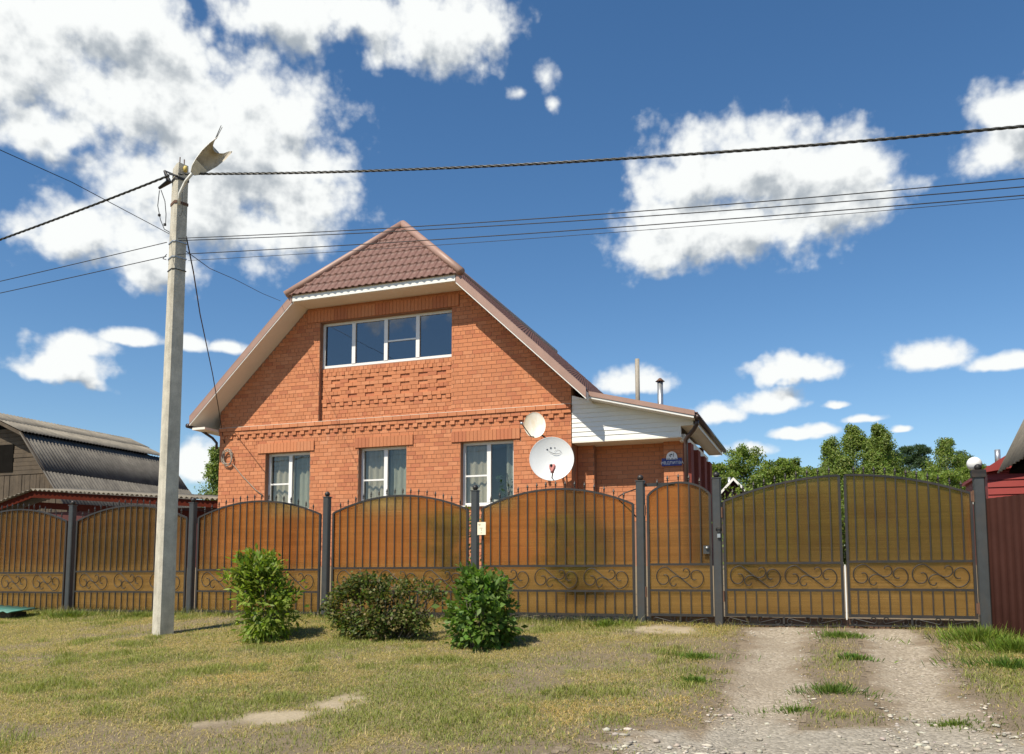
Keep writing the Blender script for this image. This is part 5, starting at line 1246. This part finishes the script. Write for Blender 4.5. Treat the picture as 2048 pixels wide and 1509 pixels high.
bush('wide low olive shrub between the two green bushes', -5.30, 9.75, (.74, lambda q: (.0 + .16 * q, .5 * (1 - .35 * q) * (.55 + .9 * min(q, .5)))), 32, 8200, .05, .018, [(.12, .165, .04), (.15, .165, .05), (.085, .125, .03), (.19, .15, .065)], .4, 'bushes in front of the fence', 0, 30, (2.3, .6), .8)
bush('dark green broad-leaved bush nearest the gate', -3.80, 9.38, (.80, lambda q: (0, .39 * math.sin(math.pi * min(1, .16 + .80 * q)) ** .55)), 33, 2900, .085, .028, (.125, .21, .04), .3, 'bushes in front of the fence')

def build_grass():
    rg = np.random.default_rng(77)
    def in_view(x, y): return (x > -1.225 * y - .75) & (x < .185 * y + .7)
    N = 720000; y = 4.1 + (12.0 - 4.1) * rg.random(N) ** 1.25; x = -15 + 18.2 * rg.random(N)
    k = in_view(x, y); x, y = x[k], y[k]
    sm = sandm(x, y); dm = drivem(x, y); patch = fbm(x * .8, y * .8, 21); gp = fbm(x * .55 + 3, y * .75, 5); fine = fbm(x * 2.6, y * 2.6, 6)
    keep = (rg.random(len(x)) > sm * 1.02) & (rg.random(len(x)) > smooth(-.8, .35, dm + .35 * fbm(x * 3.3, y * 3.3, 91)) * 1.0) & (rg.random(len(x)) < 1.0 - .72 * smooth(-.05, .4, patch + .4 * fbm(x * 3.1, y * 3.1, 23)))
    keep &= ~((np.abs(x - .12) < .32) & (rg.random(len(x)) > .5) & (y > 7.2))
    keep &= (y < 11.75)
    x, y, gp, fine, patch = x[keep], y[keep], gp[keep], fine[keep], patch[keep]; n = len(x)
    greenp = smooth(-.2, .38, gp + .75 * fine + .25 * smooth(10.4, 11.4, y) + .35 * smooth(.7, 1.6, x) - .05)
    isg = rg.random(n) < (.17 + .68 * greenp)
    h = np.where(isg, .016 + .028 * rg.random(n), .013 + .023 * rg.random(n)) * (1 + .8 * smooth(11.0, 11.5, y) + .9 * smooth(.15, .6, fine) * isg)
    a = rg.random(n) * 6.28; lean = np.where(isg, .4 + .9 * rg.random(n), 1.0 + 2.6 * rg.random(n)); w = .0015 + .0018 * rg.random(n)
    d = np.stack([np.cos(a), np.sin(a), np.zeros(n)], -1); s = np.stack([-np.sin(a), np.cos(a), np.zeros(n)], -1) * w[:, None]
    b = np.stack([x, y, gz(x, y) - .004], -1); up = np.array([0, 0, 1.])
    mid = b + up * (h * .62)[:, None] + d * (h * lean * .35)[:, None]; tip = b + up * (h * np.where(isg, .95, .6))[:, None] + d * (h * lean)[:, None]
    V = np.stack([b - s, b + s, mid + s * .8, mid - s * .8, tip], 1).reshape(-1, 3); i = np.arange(n) * 5
    Fc = np.concatenate([np.stack([i, i + 1, i + 2], -1), np.stack([i, i + 2, i + 3], -1), np.stack([i + 3, i + 2, i + 4], -1)])
    g1 = np.array([.22, .265, .06]); g2 = np.array([.37, .38, .11]); st1 = np.array([.66, .54, .25]); st2 = np.array([.52, .42, .20]); tan = np.array([.70, .52, .22])
    u = rg.random((n, 1)); colg = g1 * (1 - u) + g2 * u; u = rg.random((n, 1)); cols = st1 * (1 - u) + st2 * u
    tanp = (smooth(1.2, .5, np.sqrt(((x + 1.5) / 1.1) ** 2 + ((y - 6.9) / 1.0) ** 2)) * .8 + .8 * smooth(.25, .6, fbm(x * .7, y * .9, 15)))[:, None]
    cols = cols * (1 - np.clip(tanp, 0, 1)) + tan * np.clip(tanp, 0, 1)
    C = np.where(isg[:, None], colg, cols) * (.6 + .65 * rg.random((n, 1))); C = np.repeat(C, 5, 0)
    o = np_mesh('grass', V, Fc, 'grass', None, C, 'stuff'); tag(o, 'short dry yellow-green grass on the verge before the fence', 'grass', kind='stuff')
build_grass()
def build_stalks():
    rg = np.random.default_rng(78); N = 26000; y = 4.3 + 7.3 * rg.random(N); x = -15 + 18.0 * rg.random(N)
    foot = rg.random(N) < .38; y = np.where(foot, 11.18 + .42 * rg.random(N) ** .7, y)
    k = (x > -1.225 * y - .7) & (x < .185 * y + .6) & (drivem(x, y) < -.1) & (sandm(x, y) < .4) & (foot | (fbm(x * 1.6, y * 1.6, 44) > .12)) & ~((y > 11.2) & (x > -2.4) & (x < 1.7) & (rg.random(N) > .15))
    x, y, foot = x[k], y[k], foot[k]; n = len(x); a = rg.random(n) * 6.28; h = np.where(foot, .05 + .12 * rg.random(n) ** 1.5, .04 + .07 * rg.random(n) ** 2)
    d = np.stack([np.cos(a) * .35, np.sin(a) * .35, np.ones(n)], -1) * h[:, None]; s_ = np.stack([-np.sin(a), np.cos(a), np.zeros(n)], -1) * (.0013 + .0016 * rg.random(n))[:, None]
    b = np.stack([x, y, gz(x, y) - .005], -1); bend = np.stack([np.cos(a), np.sin(a), np.zeros(n)], -1) * (h * (.1 + .5 * rg.random(n)))[:, None]
    V = np.stack([b - s_, b + s_, b + d * .6 + s_ * .7, b + d * .6 - s_ * .7, b + d + bend], 1).reshape(-1, 3); i = np.arange(n) * 5
    Fc = np.concatenate([np.stack([i, i + 1, i + 2], -1), np.stack([i, i + 2, i + 3], -1), np.stack([i + 3, i + 2, i + 4], -1)])
    g = rg.random(n) < np.where(foot, .62, .4); C = np.where(g[:, None], np.array([.20, .25, .05]), np.array([.60, .50, .26])) * (.6 + .6 * rg.random((n, 1)))
    o = np_mesh('dry_stalks', V, Fc, 'grass', None, np.repeat(C, 5, 0), 'stuff'); tag(o, 'longer grass and dry stalks on the verge and along the fence foot', 'grass', kind='stuff')
build_stalks()
def weed(label, x, y, r_, h, n, seed, col=(.10, .19, .03), wide=.006):
    rg = np.random.default_rng(seed); t = thing('weed_tuft', label, 'weeds', (x, y, float(gz(x, y))), 'weed tufts on the drive')
    n = int(n * 1.3); a = rg.random(n) * 6.28; q = np.abs(rg.normal(size=n)) * r_ * .62 * (1 + .5 * np.sin(a * 3 + seed)); px = x + np.cos(a) * q * 1.5; py = y + np.sin(a) * q; c = np.stack([px, py, gz(px, py) - .004], -1)
    d = np.stack([np.cos(a) * .5 + rg.normal(size=n) * .4, np.sin(a) * .5 + rg.normal(size=n) * .4, .5 + .8 * rg.random(n)], -1)
    leaves('blades', c, d, h * .72, wide * .62, np.array(col) * np.array([1.15, 1.0, 1.]) * (.8 + .6 * rg.random((n, 1))) + np.array([.05, .03, .0]) * (rg.random((n, 1)) < .25), .3, t, rg, 'grass', 'stuff')
for i, a in enumerate((('grass tuft between the wheel tracks, closest to the gate', .18, 10.75, .19, .10, 520, 1), ('small weed clump in the middle of the drive', .27, 9.35, .10, .085, 200, 2, (.085, .18, .03), .012),
          ('wide weed tuft across the middle of the drive', .05, 7.78, .2, .10, 420, 3, (.075, .15, .025)), ('low weeds in the gravel below the wide tuft', -.25, 7.15, .2, .07, 260, 4), ('weed patch at the right edge of the right track', .85, 6.95, .2, .06, 300, 6, (.10, .17, .03)),
          ('grass tuft at the left edge of the left track', -1.27, 9.15, .2, .09, 420, 7), ('green grass tuft lower at the left of the track', -1.12, 8.0, .13, .09, 260, 8), ('tall weeds at the foot of the corner post', 1.62, 10.75, .26, .22, 700, 9, (.13, .22, .035), .009),
          ('tall weeds beside the brown metal fence', 1.85, 10.1, .26, .2, 700, 10, (.12, .21, .03), .009), ('green weeds further down by the brown fence', 1.62, 9.2, .24, .13, 520, 11, (.09, .18, .03), .008), ('weeds beside the green metal sheet', -11.9, 11.0, .3, .16, 520, 12, (.13, .20, .04), .008), ('weeds along the fence left of the pole', -10.6, 11.2, .3, .12, 420, 13, (.14, .2, .04), .007), ('leafy weed beside the wicket post', -2.75, 11.25, .16, .13, 160, 14, (.12, .2, .03), .012))):
    weed(*a)
def build_gravel():
    rg = np.random.default_rng(5); phi = (1 + 5 ** .5) / 2
    ico = np.array([(-1, phi, 0), (1, phi, 0), (-1, -phi, 0), (1, -phi, 0), (0, -1, phi), (0, 1, phi), (0, -1, -phi), (0, 1, -phi), (phi, 0, -1), (phi, 0, 1), (-phi, 0, -1), (-phi, 0, 1)]) / 1.9
    tf = np.array([(0, 11, 5), (0, 5, 1), (0, 1, 7), (0, 7, 10), (0, 10, 11), (1, 5, 9), (5, 11, 4), (11, 10, 2), (10, 7, 6), (7, 1, 8), (3, 9, 4), (3, 4, 2), (3, 2, 6), (3, 6, 8), (3, 8, 9), (4, 9, 5), (2, 4, 11), (6, 2, 10), (8, 6, 7), (9, 8, 1)])
    N = 30000; x = -2.6 + 5.4 * rg.random(N); y = 4.4 + 7.0 * rg.random(N); dm = drivem(x, y); ap = smooth(8.0, 6.0, y)
    k = (dm > .0) & (rg.random(N) < (.25 + .55 * ap) * smooth(-.45, .35, fbm(x * 1.2, y * 1.6, 61))) & (x < .185 * y + .5); x, y, ap = x[k], y[k], ap[k]; n = len(x)
    s = (.0025 + .007 * rg.random(n) ** 2.2 + .016 * (rg.random(n) ** 9) * (.3 + ap)); sc = s[:, None] * (.6 + .8 * rg.random((n, 3))) * np.array([1.15, 1.15, .6])
    V = ico[None] * (1 + .25 * rg.normal(size=(n, 12, 1))) * sc[:, None, :] + np.stack([x, y, gz(x, y) + .006 + .012 * fbm(x * 5, y * 5, 77) + s * .25], -1)[:, None, :]
    big = rg.random(n) < .03 * ap; s = np.where(big, .006 + .015 * rg.random(n) ** 1.6, s * 1.15)
    V = V + 0 if not big.any() else ico[None] * (1 + .25 * rg.normal(size=(n, 12, 1))) * (s[:, None] * (.6 + .8 * rg.random((n, 3))) * np.array([1.25, 1.0, .6]))[:, None, :] + np.stack([x, y, gz(x, y) + .006 + .012 * fbm(x * 5, y * 5, 77) + s * .2], -1)[:, None, :]
    Fc = (tf[None] + (np.arange(n) * 12)[:, None, None]).reshape(-1, 3); c = np.array([.44, .40, .33]) * (.6 + .7 * rg.random((n, 1))) * (1 + .03 * rg.normal(size=(n, 3))) * np.where(big, 1.2, 1.0)[:, None]
    t = NT('gravel'); at = t.n('ShaderNodeAttribute', attribute_name='Col'); t.col(at.outputs['Color']); t.set(Roughness=.95); MATS['gravel'] = t.m
    o = np_mesh('gravel', V.reshape(-1, 3), Fc, 'gravel', None, np.repeat(np.clip(c, .05, .75), 12, 0), 'stuff'); tag(o, 'loose pale gravel stones strewn over the drive', 'gravel', kind='stuff')
build_gravel()
